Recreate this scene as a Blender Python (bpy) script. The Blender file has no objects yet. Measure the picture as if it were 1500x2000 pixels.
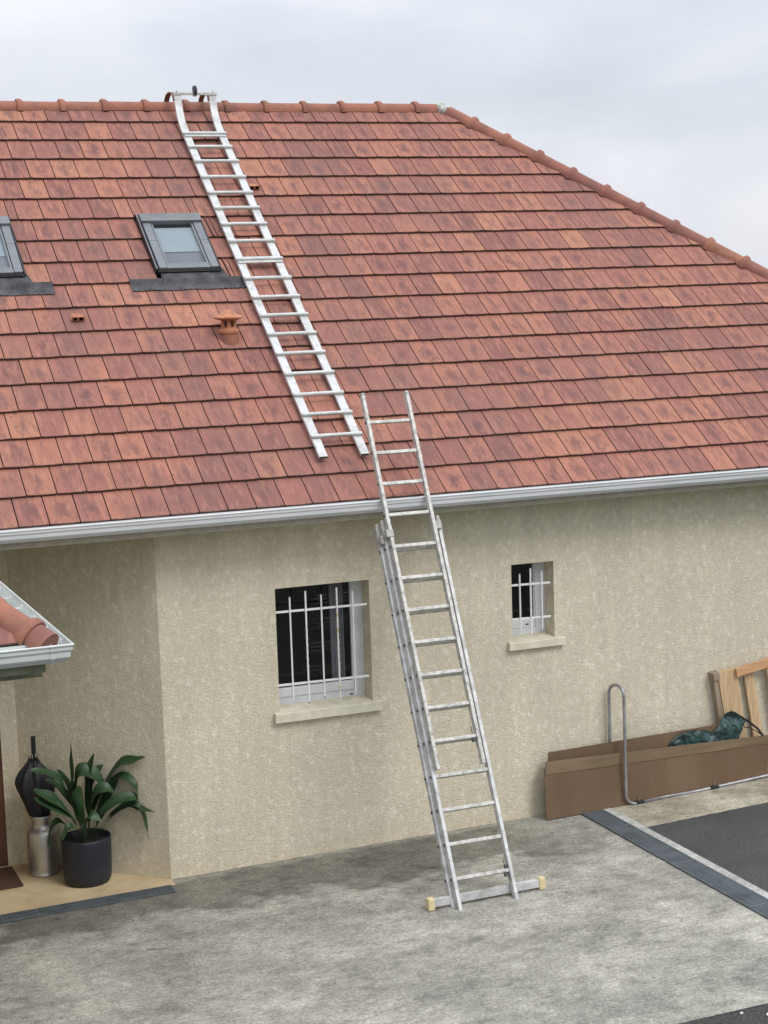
import bpy, bmesh, math, random
from mathutils import Vector, Matrix, noise
random.seed(7)
D = bpy.data; S = bpy.context.scene; COL = S.collection
rad = math.radians

# ------------------------------------------------------------------ camera
cd = D.cameras.new('camera'); cam = D.objects.new('camera', cd); COL.objects.link(cam)
yaw, pit, rol = rad(21.633), rad(-7.472), rad(-1.8936)
fw = Vector((math.sin(yaw)*math.cos(pit), math.cos(yaw)*math.cos(pit), math.sin(pit)))
r0 = Vector((math.cos(yaw), -math.sin(yaw), 0)); u0 = r0.cross(fw)
rr = math.cos(rol)*r0 + math.sin(rol)*u0; uu = -math.sin(rol)*r0 + math.cos(rol)*u0
m = Matrix((rr, uu, -fw)).transposed().to_4x4(); m.translation = Vector((-3.8958, -15.5561, 5.5039))
cam.matrix_world = m
cd.sensor_fit = 'VERTICAL'; cd.sensor_height = 24.0; cd.lens = 3421.3/2000*24
cd.clip_start = .1; cd.clip_end = 3000
S.camera = cam

# ------------------------------------------------------------------ world: overcast sky
SUN_EL, SUN_AZ = rad(48), rad(155)          # azimuth measured clockwise from +Y
W = D.worlds.new('World'); S.world = W; W.use_nodes = True
nt = W.node_tree; nt.nodes.clear()
def N(t, **k):
    n = nt.nodes.new(t)
    for a, b in k.items(): setattr(n, a, b)
    return n
out = N('ShaderNodeOutputWorld'); bg = N('ShaderNodeBackground')
sky = N('ShaderNodeTexSky'); sky.sky_type = 'NISHITA'; sky.sun_disc = False
sky.sun_elevation = SUN_EL; sky.sun_rotation = SUN_AZ
tc = N('ShaderNodeTexCoord'); mp = N('ShaderNodeMapping'); mp.inputs['Scale'].default_value = (1, 1, 2.6)
mp.inputs['Rotation'].default_value = (rad(4), rad(-6), 0)
nz = N('ShaderNodeTexNoise'); nz.inputs['Scale'].default_value = 4.3; nz.inputs['Detail'].default_value = 8; nz.inputs['Roughness'].default_value = .47; nz.inputs['Distortion'].default_value = .35
cr = N('ShaderNodeValToRGB'); e = cr.color_ramp.elements
e[0].position = .3; e[0].color = (.60, .635, .695, 1); e[1].position = .70; e[1].color = (.86, .87, .92, 1)
m1 = e = cr.color_ramp.elements.new(.5); e.color = (.715, .745, .81, 1)
sp = N('ShaderNodeSeparateXYZ'); mr = N('ShaderNodeMapRange')
mr.inputs['From Min'].default_value = .1; mr.inputs['From Max'].default_value = 1; mr.inputs['To Min'].default_value = .965; mr.inputs['To Max'].default_value = 2.1
vm = N('ShaderNodeVectorMath', operation='SCALE')
sk = N('ShaderNodeVectorMath', operation='SCALE'); sk.inputs['Scale'].default_value = .012
ad = N('ShaderNodeVectorMath', operation='ADD')
L = nt.links.new
L(tc.outputs['Generated'], mp.inputs['Vector']); L(mp.outputs[0], nz.inputs['Vector']); L(nz.outputs['Fac'], cr.inputs['Fac'])
L(tc.outputs['Generated'], sp.inputs[0]); L(sp.outputs['Z'], mr.inputs['Value'])
L(cr.outputs['Color'], vm.inputs[0]); L(mr.outputs[0], vm.inputs['Scale'])
L(sky.outputs['Color'], sk.inputs[0]); L(vm.outputs[0], ad.inputs[0]); L(sk.outputs[0], ad.inputs[1])
L(ad.outputs[0], bg.inputs['Color']); bg.inputs['Strength'].default_value = 1.0
L(bg.outputs[0], out.inputs['Surface'])

sd = D.lights.new('sun', 'SUN'); sd.energy = 1.5; sd.angle = rad(22); sd.color = (1, .965, .91)
so = D.objects.new('sun', sd); COL.objects.link(so)
sv = Vector((math.sin(SUN_AZ)*math.cos(SUN_EL), math.cos(SUN_AZ)*math.cos(SUN_EL), math.sin(SUN_EL)))
so.rotation_euler = sv.to_track_quat('Z', 'Y').to_euler()
so.location = (5, -20, 20)
S.view_settings.view_transform = 'Standard'; S.view_settings.look = 'None'; S.view_settings.gamma = 1
S.view_settings.exposure = 0.0
S.cycles.max_bounces = 6; S.cycles.diffuse_bounces = 4

# ------------------------------------------------------------------ materials
def mat(name, col, rough=.7, metal=0, spec=.5):
    m = D.materials.new(name); m.use_nodes = True
    b = m.node_tree.nodes['Principled BSDF']
    b.inputs['Base Color'].default_value = (*col, 1); b.inputs['Roughness'].default_value = rough
    b.inputs['Metallic'].default_value = metal; b.inputs['Specular IOR Level'].default_value = spec
    return m
class G:
    """small node-graph builder on a material"""
    def __init__(s, m): s.m = m; s.t = m.node_tree; s.b = s.t.nodes['Principled BSDF']; s.tc = s.n('ShaderNodeTexCoord')
    def n(s, ty, **k):
        n = s.t.nodes.new(ty)
        for a, b in k.items(): setattr(n, a, b)
        return n
    def l(s, a, b): s.t.links.new(a, b)
    def coord(s, scale=(1, 1, 1), rot=(0, 0, 0), src=None):
        n = s.n('ShaderNodeMapping'); n.inputs['Scale'].default_value = scale; n.inputs['Rotation'].default_value = rot
        s.l(src or s.tc.outputs['Object'], n.inputs['Vector']); return n.outputs[0]
    def noise(s, scale, vec=None, detail=4, rough=.5, dist=0):
        n = s.n('ShaderNodeTexNoise'); n.inputs['Scale'].default_value = scale; n.inputs['Detail'].default_value = detail
        n.inputs['Roughness'].default_value = rough; n.inputs['Distortion'].default_value = dist
        s.l(vec or s.tc.outputs['Object'], n.inputs['Vector']); return n.outputs['Fac']
    def ramp(s, fac, stops):
        n = s.n('ShaderNodeValToRGB'); el = n.color_ramp.elements
        while len(el) > 1: el.remove(el[-1])
        def c4(c): return (c, c, c, 1) if isinstance(c, (int, float)) else (*c, 1)
        el[0].position = stops[0][0]; el[0].color = c4(stops[0][1])
        for p, c in stops[1:]: q = el.new(p); q.color = c4(c)
        s.l(fac, n.inputs['Fac']); return n.outputs['Color']
    def mix(s, fac, a, b, mode='MIX'):
        n = s.n('ShaderNodeMix', data_type='RGBA', blend_type=mode)
        for inp, v in ((n.inputs[0], fac), (n.inputs[6], a), (n.inputs[7], b)):
            if hasattr(v, 'is_linked') or hasattr(v, 'links'): s.l(v, inp)
            elif isinstance(v, (int, float)): inp.default_value = v if inp.type == 'VALUE' else (v, v, v, 1)
            else: inp.default_value = (*v, 1)
        return n.outputs[2]
    def col(s, c): s.l(c, s.b.inputs['Base Color'])
    def bump(s, h, strength=.3, dist=.01):
        n = s.n('ShaderNodeBump'); n.inputs['Strength'].default_value = strength; n.inputs['Distance'].default_value = dist
        s.l(h, n.inputs['Height']); s.l(n.outputs[0], s.b.inputs['Normal']); return n

def stucco(name, a, b, c):
    m = mat(name, a, .92, spec=.2); g = G(m)
    fl = g.noise(17, g.coord((1, 1, .8)), 5, .66, .5)
    c1 = g.ramp(fl, [(.30, a), (.47, b), (.53, b), (.64, c)])
    f2 = g.noise(60, None, 4, .7)
    c1 = g.mix(1, c1, g.ramp(f2, [(.35, .90), (.5, 1.0), (.66, 1.08)]), 'MULTIPLY')
    big = g.ramp(g.noise(.8, detail=6, rough=.6), [(.3, .91), (.7, 1.05)])
    c2 = g.mix(1, c1, big, 'MULTIPLY')
    streak = g.ramp(g.noise(1.8, g.coord((2.8, 2.8, .22)), 6, .6), [(.38, .93), (.60, 1.01)])
    c3 = g.mix(1, c2, streak, 'MULTIPLY')
    # damp yellowish splash band with an uneven edge above the ground
    sp = g.n('ShaderNodeSeparateXYZ'); g.l(g.tc.outputs['Object'], sp.inputs[0])
    nn = g.n('ShaderNodeMath', operation='MULTIPLY_ADD'); g.l(g.noise(2.2, detail=5), nn.inputs[0]); nn.inputs[1].default_value = .5; g.l(sp.outputs['Z'], nn.inputs[2])
    k = g.ramp(nn.outputs[0], [(0, .75), (.42, 0.0)])
    c4 = g.mix(k, c3, g.mix(1, c3, (.98, .92, .78), 'MULTIPLY'))
    g.col(c4)
    h = g.noise(46, None, 6, .7, .3)
    v = g.n('ShaderNodeTexVoronoi'); v.inputs['Scale'].default_value = 60; g.l(g.tc.outputs['Object'], v.inputs['Vector'])
    hh = g.n('ShaderNodeMath', operation='MULTIPLY_ADD'); g.l(v.outputs['Distance'], hh.inputs[0]); hh.inputs[1].default_value = -.35; g.l(h, hh.inputs[2])
    g.bump(hh.outputs[0], .9, .012)
    return m
M_WALL = stucco('roughcast_render', (.59, .535, .405), (.66, .602, .462), (.78, .722, .585))
M_SILL = mat('sill_stone', (.56, .52, .40), .8)
g = G(M_SILL); g.col(g.ramp(g.noise(7, detail=6), [(.3, (.56, .52, .40)), (.6, (.68, .64, .51))])); g.bump(g.noise(60), .15, .003)

def tile_mat(name, grain):
    m = mat(name, (.3, .12, .09), .82, spec=.2); g = G(m)
    geo = g.n('ShaderNodeNewGeometry'); uv = g.n('ShaderNodeUVMap'); uv.uv_map = 'tile'
    def rnd(k):
        w = g.n('ShaderNodeTexWhiteNoise', noise_dimensions='1D'); a = g.n('ShaderNodeMath', operation='ADD'); a.inputs[1].default_value = k
        g.l(geo.outputs['Random Per Island'], a.inputs[0]); g.l(a.outputs[0], w.inputs['W']); return w.outputs['Value']
    mul = g.n('ShaderNodeVectorMath', operation='SCALE'); mul.inputs[0].default_value = (37, 53, 71); g.l(geo.outputs['Random Per Island'], mul.inputs['Scale'])
    def shifted(scale):
        add = g.n('ShaderNodeVectorMath', operation='ADD'); g.l(g.coord(scale, src=uv.outputs[0]), add.inputs[0]); g.l(mul.outputs[0], add.inputs[1]); return add.outputs[0]
    base = g.ramp(rnd(0), [(0, (.245, .110, .092)), (.3, (.315, .138, .107)), (.6, (.385, .170, .118)), (.85, (.275, .121, .099)), (1, (.42, .195, .128))])
    # firing smudge near the middle of each tile, of its own strength and outline
    sub = g.n('ShaderNodeVectorMath', operation='SUBTRACT'); sub.inputs[1].default_value = (.5, .45, 0); g.l(uv.outputs[0], sub.inputs[0])
    sc = g.n('ShaderNodeVectorMath', operation='MULTIPLY'); sc.inputs[1].default_value = (1.9, 1.25, 0); g.l(sub.outputs[0], sc.inputs[0])
    ln = g.n('ShaderNodeVectorMath', operation='LENGTH'); g.l(sc.outputs[0], ln.inputs[0])
    ma = g.n('ShaderNodeMath', operation='MULTIPLY_ADD'); g.l(g.noise(3.4, shifted((1.3, .9, 1)), 4, .6, .4), ma.inputs[0]); ma.inputs[1].default_value = 2.1; g.l(ln.outputs['Value'], ma.inputs[2])
    smud = g.ramp(ma.outputs[0], [(0, 1.), (.0, 1.)])
    mr = g.n('ShaderNodeMapRange'); mr.inputs['From Min'].default_value = 1.72; mr.inputs['From Max'].default_value = 1.12; g.l(ma.outputs[0], mr.inputs['Value'])
    k = g.mix(1, mr.outputs[0], g.ramp(rnd(3.7), [(0, .2), (.4, .6), (1, .85)]), 'MULTIPLY')
    c = g.mix(k, base, (.150, .076, .072))
    # long soft streaks down the tile, lighter orange flames
    c = g.mix(g.ramp(g.noise(2.3, shifted((2.6, .7, 1)), 4, .55), [(.50, 0.), (.68, .5)]), c, (.47, .225, .15))
    c = g.mix(g.ramp(g.noise(2.9, shifted((2.2, .8, 4)), 4, .6), [(.53, 0.), (.70, .6)]), c, (.185, .094, .086))
    # weathering that runs over several tiles
    c = g.mix(g.ramp(g.noise(1.1, g.coord((1.2, .6, .6)), 6, .6), [(.47, 0.), (.66, .5)]), c, (.19, .105, .098))
    c = g.mix(g.ramp(g.noise(13, None, 6, .65), [(.60, 0.), (.76, .45)]), c, (.12, .075, .06))
    v = g.n('ShaderNodeTexVoronoi'); v.inputs['Scale'].default_value = 4.2; g.l(g.tc.outputs['Object'], v.inputs['Vector'])
    c = g.mix(g.ramp(v.outputs['Distance'], [(.0, .95), (.07, .0)]), c, (.05, .032, .028))
    # dirt gathered along the lower lip and the side laps
    sp = g.n('ShaderNodeSeparateXYZ'); g.l(uv.outputs[0], sp.inputs[0])
    dn = g.n('ShaderNodeMath', operation='MULTIPLY_ADD'); g.l(g.noise(9, shifted((1, 1, 1)), 4, .6), dn.inputs[0]); dn.inputs[1].default_value = .16; g.l(sp.outputs['Y'], dn.inputs[2])
    c = g.mix(g.ramp(dn.outputs[0], [(.085, .6), (.12, 0.)]), c, (.12, .07, .055))
    g.col(c); g.bump(g.noise(55, detail=6, rough=.7), .3, .004)
    return m
M_TILE = tile_mat('clay_tile', (1.6, 1, 1))
M_RIDGE = mat('ridge_clay', (.5, .22, .13), .8, spec=.25); g = G(M_RIDGE)
geo = g.n('ShaderNodeNewGeometry'); wn = g.n('ShaderNodeTexWhiteNoise', noise_dimensions='1D'); g.l(geo.outputs['Random Per Island'], wn.inputs['W'])
cc = g.ramp(wn.outputs['Value'], [(0, (.27, .115, .085)), (.4, (.36, .155, .098)), (.7, (.25, .11, .088)), (1, (.40, .18, .11))])
cc = g.mix(g.ramp(g.noise(6, detail=5), [(.45, 0.), (.7, .7)]), cc, (.175, .09, .075)); g.col(cc); g.bump(g.noise(30), .3, .005)
M_EDGE = mat('clay_tile_edge_lichen_shade', (.14, .075, .05), .9); g = G(M_EDGE)  # tile edges: lichen and dirt, plus the nose shade painted into the dark tone
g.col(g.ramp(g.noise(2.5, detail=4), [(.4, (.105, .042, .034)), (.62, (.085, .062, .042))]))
M_MORTAR = mat('ridge_mortar', (.5, .52, .46), .95); g = G(M_MORTAR); g.col(g.ramp(g.noise(18, detail=5), [(.35, (.33, .36, .31)), (.6, (.62, .63, .57))])); g.bump(g.noise(30), .6, .015)
M_NEWCLAY = mat('vent_clay', (.50, .21, .11), .7); g = G(M_NEWCLAY); g.col(g.ramp(g.noise(9, detail=5), [(.35, (.32, .125, .07)), (.6, (.50, .21, .11))])); g.bump(g.noise(40), .15, .004)
M_UNDER = mat('roof_underlay', (.03, .022, .02), .95)
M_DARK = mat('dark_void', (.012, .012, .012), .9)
def streaky(name, c1, c2, rough=.45, sc=(3, 3, 3), metal=0, th=(.35, .65), bump=.0):
    m = mat(name, c1, rough, metal); g = G(m)
    g.col(g.ramp(g.noise(4, g.coord(sc), 6, .6), [(th[0], c1), (th[1], c2)]))
    if bump: g.bump(g.noise(50, detail=5), bump, .004)
    return m
M_GUT = streaky('gutter_metal', (.60, .62, .63), (.70, .715, .72), .42, (.4, 3, 3))
M_GUT2 = streaky('gutter_greenish', (.56, .61, .58), (.66, .69, .66), .42, (.6, .6, 3))
M_SOFF = streaky('soffit_board', (.36, .33, .26), (.44, .41, .33), .8)
M_SOFFG = streaky('soffit_board_mossy', (.16, .17, .11), (.27, .27, .20), .9, (2, 2, 2))
M_PVC = streaky('white_frame', (.60, .61, .64), (.70, .71, .73), .35, (1, 1, 1))
M_BAR = streaky('white_painted_bar', (.74, .735, .71), (.82, .82, .80), .5, (2, 2, 6))
M_RUST = streaky('flaked_bar_paint', (.74, .73, .69), (.60, .42, .18), .6, (1, 1, 2.2), th=(.54, .60))
M_ALU = streaky('ladder_aluminium', (.60, .60, .60), (.33, .33, .31), .4, (2, 2, 3), .12, (.42, .70))
M_ALUW = streaky('weathered_aluminium', (.56, .55, .52), (.27, .26, .235), .5, (5, 5, 5), .15, (.42, .70))
M_ALURW = streaky('bright_roof_ladder_aluminium', (.60, .605, .60), (.40, .405, .39), .42, (2.5, 2.5, 2.5), .0, (.45, .72))
M_ALUG = streaky('roof_ladder_rung_metal', (.55, .57, .54), (.42, .44, .42), .45, (2, 2, 2), .1)
M_RHOOK = streaky("brown_rubber_sleeve", (.16, .06, .045), (.24, .10, .075), .6)
M_HOLE = mat('bolt_dark', (.05, .05, .05), .6)
M_BRACK = streaky('cream_plastic_guide', (.30, .29, .26), (.46, .45, .41), .5, (6, 6, 6))
M_YELLOW = streaky('yellow_plastic_foot', (.62, .51, .28), (.70, .59, .36), .55, (3, 3, 3))
M_FRAME = streaky('slate_grey_cladding', (.13, .14, .15), (.18, .19, .20), .4, (1, 1, 1))
M_FRAMEL = streaky('light_grey_cladding', (.15, .162, .175), (.19, .203, .217), .38, (1, 1, 1))
M_BLACKR = mat('black_rubber', (.015, .015, .018), .5)
M_APRON = mat('pleated_lead', (.10, .10, .105), .65); g = G(M_APRON)
g.col(g.ramp(g.noise(8, detail=6), [(.35, (.04, .04, .044)), (.65, (.10, .10, .105))]))
wv = g.n('ShaderNodeTexWave'); wv.inputs['Scale'].default_value = 14; wv.inputs['Distortion'].default_value = .5; g.l(g.tc.outputs['Object'], wv.inputs['Vector']); g.bump(wv.outputs['Fac'], .8, .008)
M_BLIND = streaky('pale_blind', (.27, .32, .355), (.32, .365, .395), .7, (.5, .5, .5))
M_BLIND2 = streaky('grey_room_panel', (.13, .14, .165), (.17, .175, .20), .7, (.8, .8, .8))
def glass(name, refl=.12, rough=.02):
    m = D.materials.new(name); m.use_nodes = True; t = m.node_tree; t.nodes.clear()
    o = t.nodes.new('ShaderNodeOutputMaterial'); mx = t.nodes.new('ShaderNodeMixShader'); tr = t.nodes.new('ShaderNodeBsdfTransparent')
    gl = t.nodes.new('ShaderNodeBsdfGlossy'); gl.inputs['Roughness'].default_value = rough
    lw = t.nodes.new('ShaderNodeLayerWeight'); lw.inputs['Blend'].default_value = .5
    pw = t.nodes.new('ShaderNodeMath'); pw.operation = 'POWER'; pw.inputs[1].default_value = 4.2; t.links.new(lw.outputs['Facing'], pw.inputs[0])
    fr = t.nodes.new('ShaderNodeMath'); fr.operation = 'MULTIPLY_ADD'; fr.inputs[1].default_value = .9; fr.inputs[2].default_value = .07; t.links.new(pw.outputs[0], fr.inputs[0])
    tr.inputs['Color'].default_value = (.86, .89, .90, 1)
    t.links.new(fr.outputs[0], mx.inputs[0]); t.links.new(tr.outputs[0], mx.inputs[1]); t.links.new(gl.outputs[0], mx.inputs[2]); t.links.new(mx.outputs[0], o.inputs[0])
    return m
M_GLASS = glass('window_glass')
M_DOOR = streaky('varnished_door_wood', (.09, .034, .018), (.14, .055, .028), .5, (12, 12, .6))
M_MAT = streaky('brown_doormat', (.06, .028, .016), (.085, .04, .024), .95, (8, 8, 8), bump=.6)
M_CURT = mat('grey_curtain', (.30, .30, .33), .9)
M_DRAIN = mat('drain_grey_metal', (.095, .115, .13), .6); g = G(M_DRAIN)
g.col(g.ramp(g.noise(5, detail=5), [(.35, (.075, .09, .10)), (.65, (.12, .14, .155))]))
M_DRAINL = mat('drain_edge', (.20, .22, .23), .6)
M_CARD = mat('cardboard', (.30, .19, .11), .85, spec=.15); g = G(M_CARD)
c0 = g.ramp(g.noise(1.6, g.coord((1, 1, .4)), 5), [(.35, (.145, .095, .058)), (.65, (.185, .125, .077))])
c0 = g.mix(g.ramp(g.noise(2.2, g.coord((1.6, 1, .15)), 1, .3), [(.60, 0.), (.64, .22)]), c0, (.125, .065, .038)); g.col(c0); g.bump(g.noise(20, g.coord((6, 6, .4))), .1, .003)
M_CARDL = mat('cardboard_flap', (.33, .23, .14), .85, spec=.15); g = G(M_CARDL); g.col(g.ramp(g.noise(2, detail=5), [(.3, (.19, .134, .081)), (.7, (.24, .172, .106))]))
M_TARP = mat('green_tarpaulin', (.03, .085, .08), .38, spec=.6); g = G(M_TARP); g.col(g.ramp(g.noise(6, detail=5), [(.35, (.008, .026, .027)), (.55, (.028, .075, .070)), (.72, (.085, .16, .145))])); g.bump(g.noise(14, detail=5, dist=1.5), .7, .03)
M_STRAP = mat('black_webbing', (.01, .01, .012), .7)
M_WOOD = mat('pallet_wood', (.5, .36, .2), .75); g = G(M_WOOD)
g.col(g.mix(g.ramp(g.noise(3, g.coord((3, 3, 1)), 4), [(.55, 0.), (.75, .5)]), g.ramp(g.noise(7, g.coord((9, 9, .8)), 6), [(.35, (.44, .295, .16)), (.6, (.62, .44, .255))]), (.36, .24, .14))); g.bump(g.noise(12, g.coord((9, 9, .6))), .2, .004)
M_WOODO = streaky('orange_pallet_board', (.50, .27, .13), (.62, .38, .20), .75, (.8, 8, 8))
M_WOODD = streaky('weathered_pallet_block', (.24, .19, .13), (.34, .27, .19), .85, (6, 6, 2))
M_STEEL = mat('galvanised_tube', (.36, .36, .37), .38, .6); g = G(M_STEEL); g.col(g.ramp(g.noise(9, detail=5), [(.3, (.27, .27, .29)), (.7, (.44, .44, .45))]))
M_CHURN = mat('churn_aluminium', (.34, .34, .33), .36, .85); g = G(M_CHURN); g.col(g.ramp(g.noise(6, g.coord((1, 1, .5)), 6), [(.35, (.42, .415, .405)), (.7, (.62, .61, .60))])); g.bump(g.noise(8, detail=2), .25, .01)
M_BLACKF = mat('black_umbrella_cloth', (.008, .008, .011), .6)
M_POT = mat('dark_navy_pot', (.012, .014, .022), .55); g = G(M_POT); g.col(g.ramp(g.noise(6, detail=5), [(.3, (.010, .012, .019)), (.7, (.018, .02, .03))]))
M_SOIL = mat('potting_soil', (.012, .009, .007), 1)
M_LEAF = mat('dark_green_leaf', (.03, .065, .028), .5, spec=.5); g = G(M_LEAF)
geo = g.n('ShaderNodeNewGeometry'); g.col(g.mix(geo.outputs['Random Per Island'], (.011, .030, .012), (.036, .082, .030)))
M_STEM = mat('leaf_stem', (.05, .07, .03), .6)

def concrete(name, c1, c2, c3, scale=1, grain=1.0, stain=True):
    m = mat(name, c2, .93, spec=.2); g = G(m)
    b = g.noise(.95*scale, g.coord((1, 1.1, 1)), 14, .70, .3)
    c = g.ramp(b, [(.36, c1), (.5, c2), (.62, c3)])
    pa = g.noise(5.5*scale, g.coord((.75, 1, 1), (0, 0, .5)), 13, .74, .1)
    c = g.mix(1, c, g.ramp(pa, [(.38, .76), (.47, .97), (.55, 1.05), (.64, 1.20)]), 'MULTIPLY')
    br = g.noise(26*scale, g.coord((.25, 1.6, 1), (0, 0, .35)), 5, .65)
    c = g.mix(1, c, g.ramp(br, [(.36, .86), (.5, 1.), (.66, 1.10)]), 'MULTIPLY')
    b2 = g.noise(7*scale, None, 10, .78, .2)
    c = g.mix(1, c, g.ramp(b2, [(.32, .80), (.47, .98), (.56, 1.03), (.68, 1.14)]), 'MULTIPLY')
    vc = g.n('ShaderNodeTexVoronoi'); vc.inputs['Scale'].default_value = 62*scale; g.l(g.tc.outputs['Object'], vc.inputs['Vector'])
    sv_ = g.n('ShaderNodeSeparateColor'); g.l(vc.outputs['Color'], sv_.inputs[0])
    c = g.mix(1, c, g.ramp(sv_.outputs[0], [(0, .78), (.3, .95), (.75, 1.03), (1, 1.25)]), 'MULTIPLY')
    f = g.noise(48*scale, None, 6, .8)
    c = g.mix(grain, c, g.ramp(f, [(.32, .60), (.46, .96), (.58, 1.06), (.70, 1.4)]), 'MULTIPLY')
    v = g.n('ShaderNodeTexVoronoi'); v.inputs['Scale'].default_value = 19; g.l(g.tc.outputs['Object'], v.inputs['Vector'])
    c = g.mix(g.ramp(v.outputs['Distance'], [(.12, .7), (.2, 0.)]), c, g.mix(g.ramp(g.noise(6, detail=5), [(.50, 0.), (.53, 1.)]), c, (.10, .095, .08)))
    if stain:
        # dark damp stains along the foot of the wall, with an irregular outline
        sp = g.n('ShaderNodeSeparateXYZ'); g.l(g.tc.outputs['Object'], sp.inputs[0])
        nn = g.n('ShaderNodeMath', operation='MULTIPLY_ADD'); g.l(g.noise(.9, g.coord((.8, 1.3, 1)), 6, .6), nn.inputs[0]); nn.inputs[1].default_value = 3.3; g.l(sp.outputs['Y'], nn.inputs[2])
        k = g.ramp(nn.outputs[0], [(.60, 0.), (.82, 1.)])
        sx = g.n('ShaderNodeMapRange'); sx.inputs['From Min'].default_value = 4.0; sx.inputs['From Max'].default_value = 3.2; g.l(sp.outputs['X'], sx.inputs['Value'])
        nw = g.n('ShaderNodeMath', operation='MULTIPLY_ADD'); g.l(g.noise(3, detail=5), nw.inputs[0]); nw.inputs[1].default_value = .25; g.l(sp.outputs['Y'], nw.inputs[2])
        kk = g.mix(1, g.mix(1, k, sx.outputs[0], 'MULTIPLY'), g.ramp(nw.outputs[0], [(0.0, 1.), (.06, .35)]), 'MULTIPLY')
        c = g.mix(kk, c, g.mix(1, c, (.52, .515, .50), 'MULTIPLY'))
        # two small oily spots
        for (px, py, s_) in ((-.60, -1.62, .085), (.62, -1.45, .04)):
            vd = g.n('ShaderNodeVectorMath', operation='SUBTRACT'); vd.inputs[1].default_value = (px, py, 0); g.l(g.tc.outputs['Object'], vd.inputs[0])
            sc = g.n('ShaderNodeVectorMath', operation='MULTIPLY'); sc.inputs[1].default_value = (1/s_*.7, 1/s_, 0); g.l(vd.outputs[0], sc.inputs[0])
            ln = g.n('ShaderNodeVectorMath', operation='LENGTH'); g.l(sc.outputs[0], ln.inputs[0])
            na = g.n('ShaderNodeMath', operation='MULTIPLY_ADD'); g.l(g.noise(16, detail=4), na.inputs[0]); na.inputs[1].default_value = 1.2; g.l(ln.outputs['Value'], na.inputs[2])
            c = g.mix(g.ramp(na.outputs[0], [(.0, .75), (1.0, .7), (1.6/1.6, 0.)]) if False else g.ramp(na.outputs[0], [(.85, .7), (1.0, 0.)]), c, (.13, .125, .10))
    g.col(c); 
    hh = g.n('ShaderNodeMath', operation='MULTIPLY_ADD'); g.l(b2, hh.inputs[0]); hh.inputs[1].default_value = .8; g.l(f, hh.inputs[2]); g.bump(hh.outputs[0], .55, .012)
    return m
M_CONC = concrete('weathered_concrete', (.25, .242, .212), (.338, .328, .285), (.435, .42, .36))
M_AGG = concrete('exposed_aggregate', (.29, .26, .20), (.41, .38, .30), (.52, .49, .40), 1.6, 1.0, False)
M_KERB = concrete('kerb_concrete', (.36, .36, .34), (.46, .46, .43), (.52, .52, .49), 2, .8, False)
M_STONE = mat('porch_stone', (.45, .34, .19), .75); g = G(M_STONE)
g.col(g.mix(g.ramp(g.noise(3.5, detail=6), [(.55, 0.), (.7, .5)]), g.ramp(g.noise(1.3, detail=5), [(.35, (.44, .33, .185)), (.62, (.56, .45, .28))]), (.33, .24, .13))); g.bump(g.noise(30), .2, .004)
M_ASPH = mat('new_asphalt', (.055, .055, .058), .9); g = G(M_ASPH)
c = g.ramp(g.noise(1.4, detail=6), [(.35, (.050, .049, .051)), (.65, (.068, .067, .069))])
c = g.mix(1, c, g.ramp(g.noise(70, None, 4, .7), [(.35, .6), (.5, 1.), (.68, 1.7)]), 'MULTIPLY'); g.col(c); g.bump(g.noise(80, detail=3), .5, .006)
M_ASPHR = mat('coarse_asphalt', (.05, .048, .045), .95); g = G(M_ASPHR)
c = g.ramp(g.noise(40, None, 5, .75), [(.35, (.02, .019, .018)), (.52, (.05, .047, .043)), (.68, (.10, .095, .085))]); g.col(c); g.bump(g.noise(40, detail=5), .9, .012)
M_GRASS = mat('rough_ground', (.07, .09, .04), 1); g = G(M_GRASS); g.col(g.ramp(g.noise(.4, detail=8), [(.35, (.045, .07, .025)), (.65, (.11, .12, .06))]))
M_PEB = mat('white_pebble', (.72, .70, .68), .8)
M_LEAFD = mat('dead_leaf', (.10, .075, .045), .9)

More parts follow.
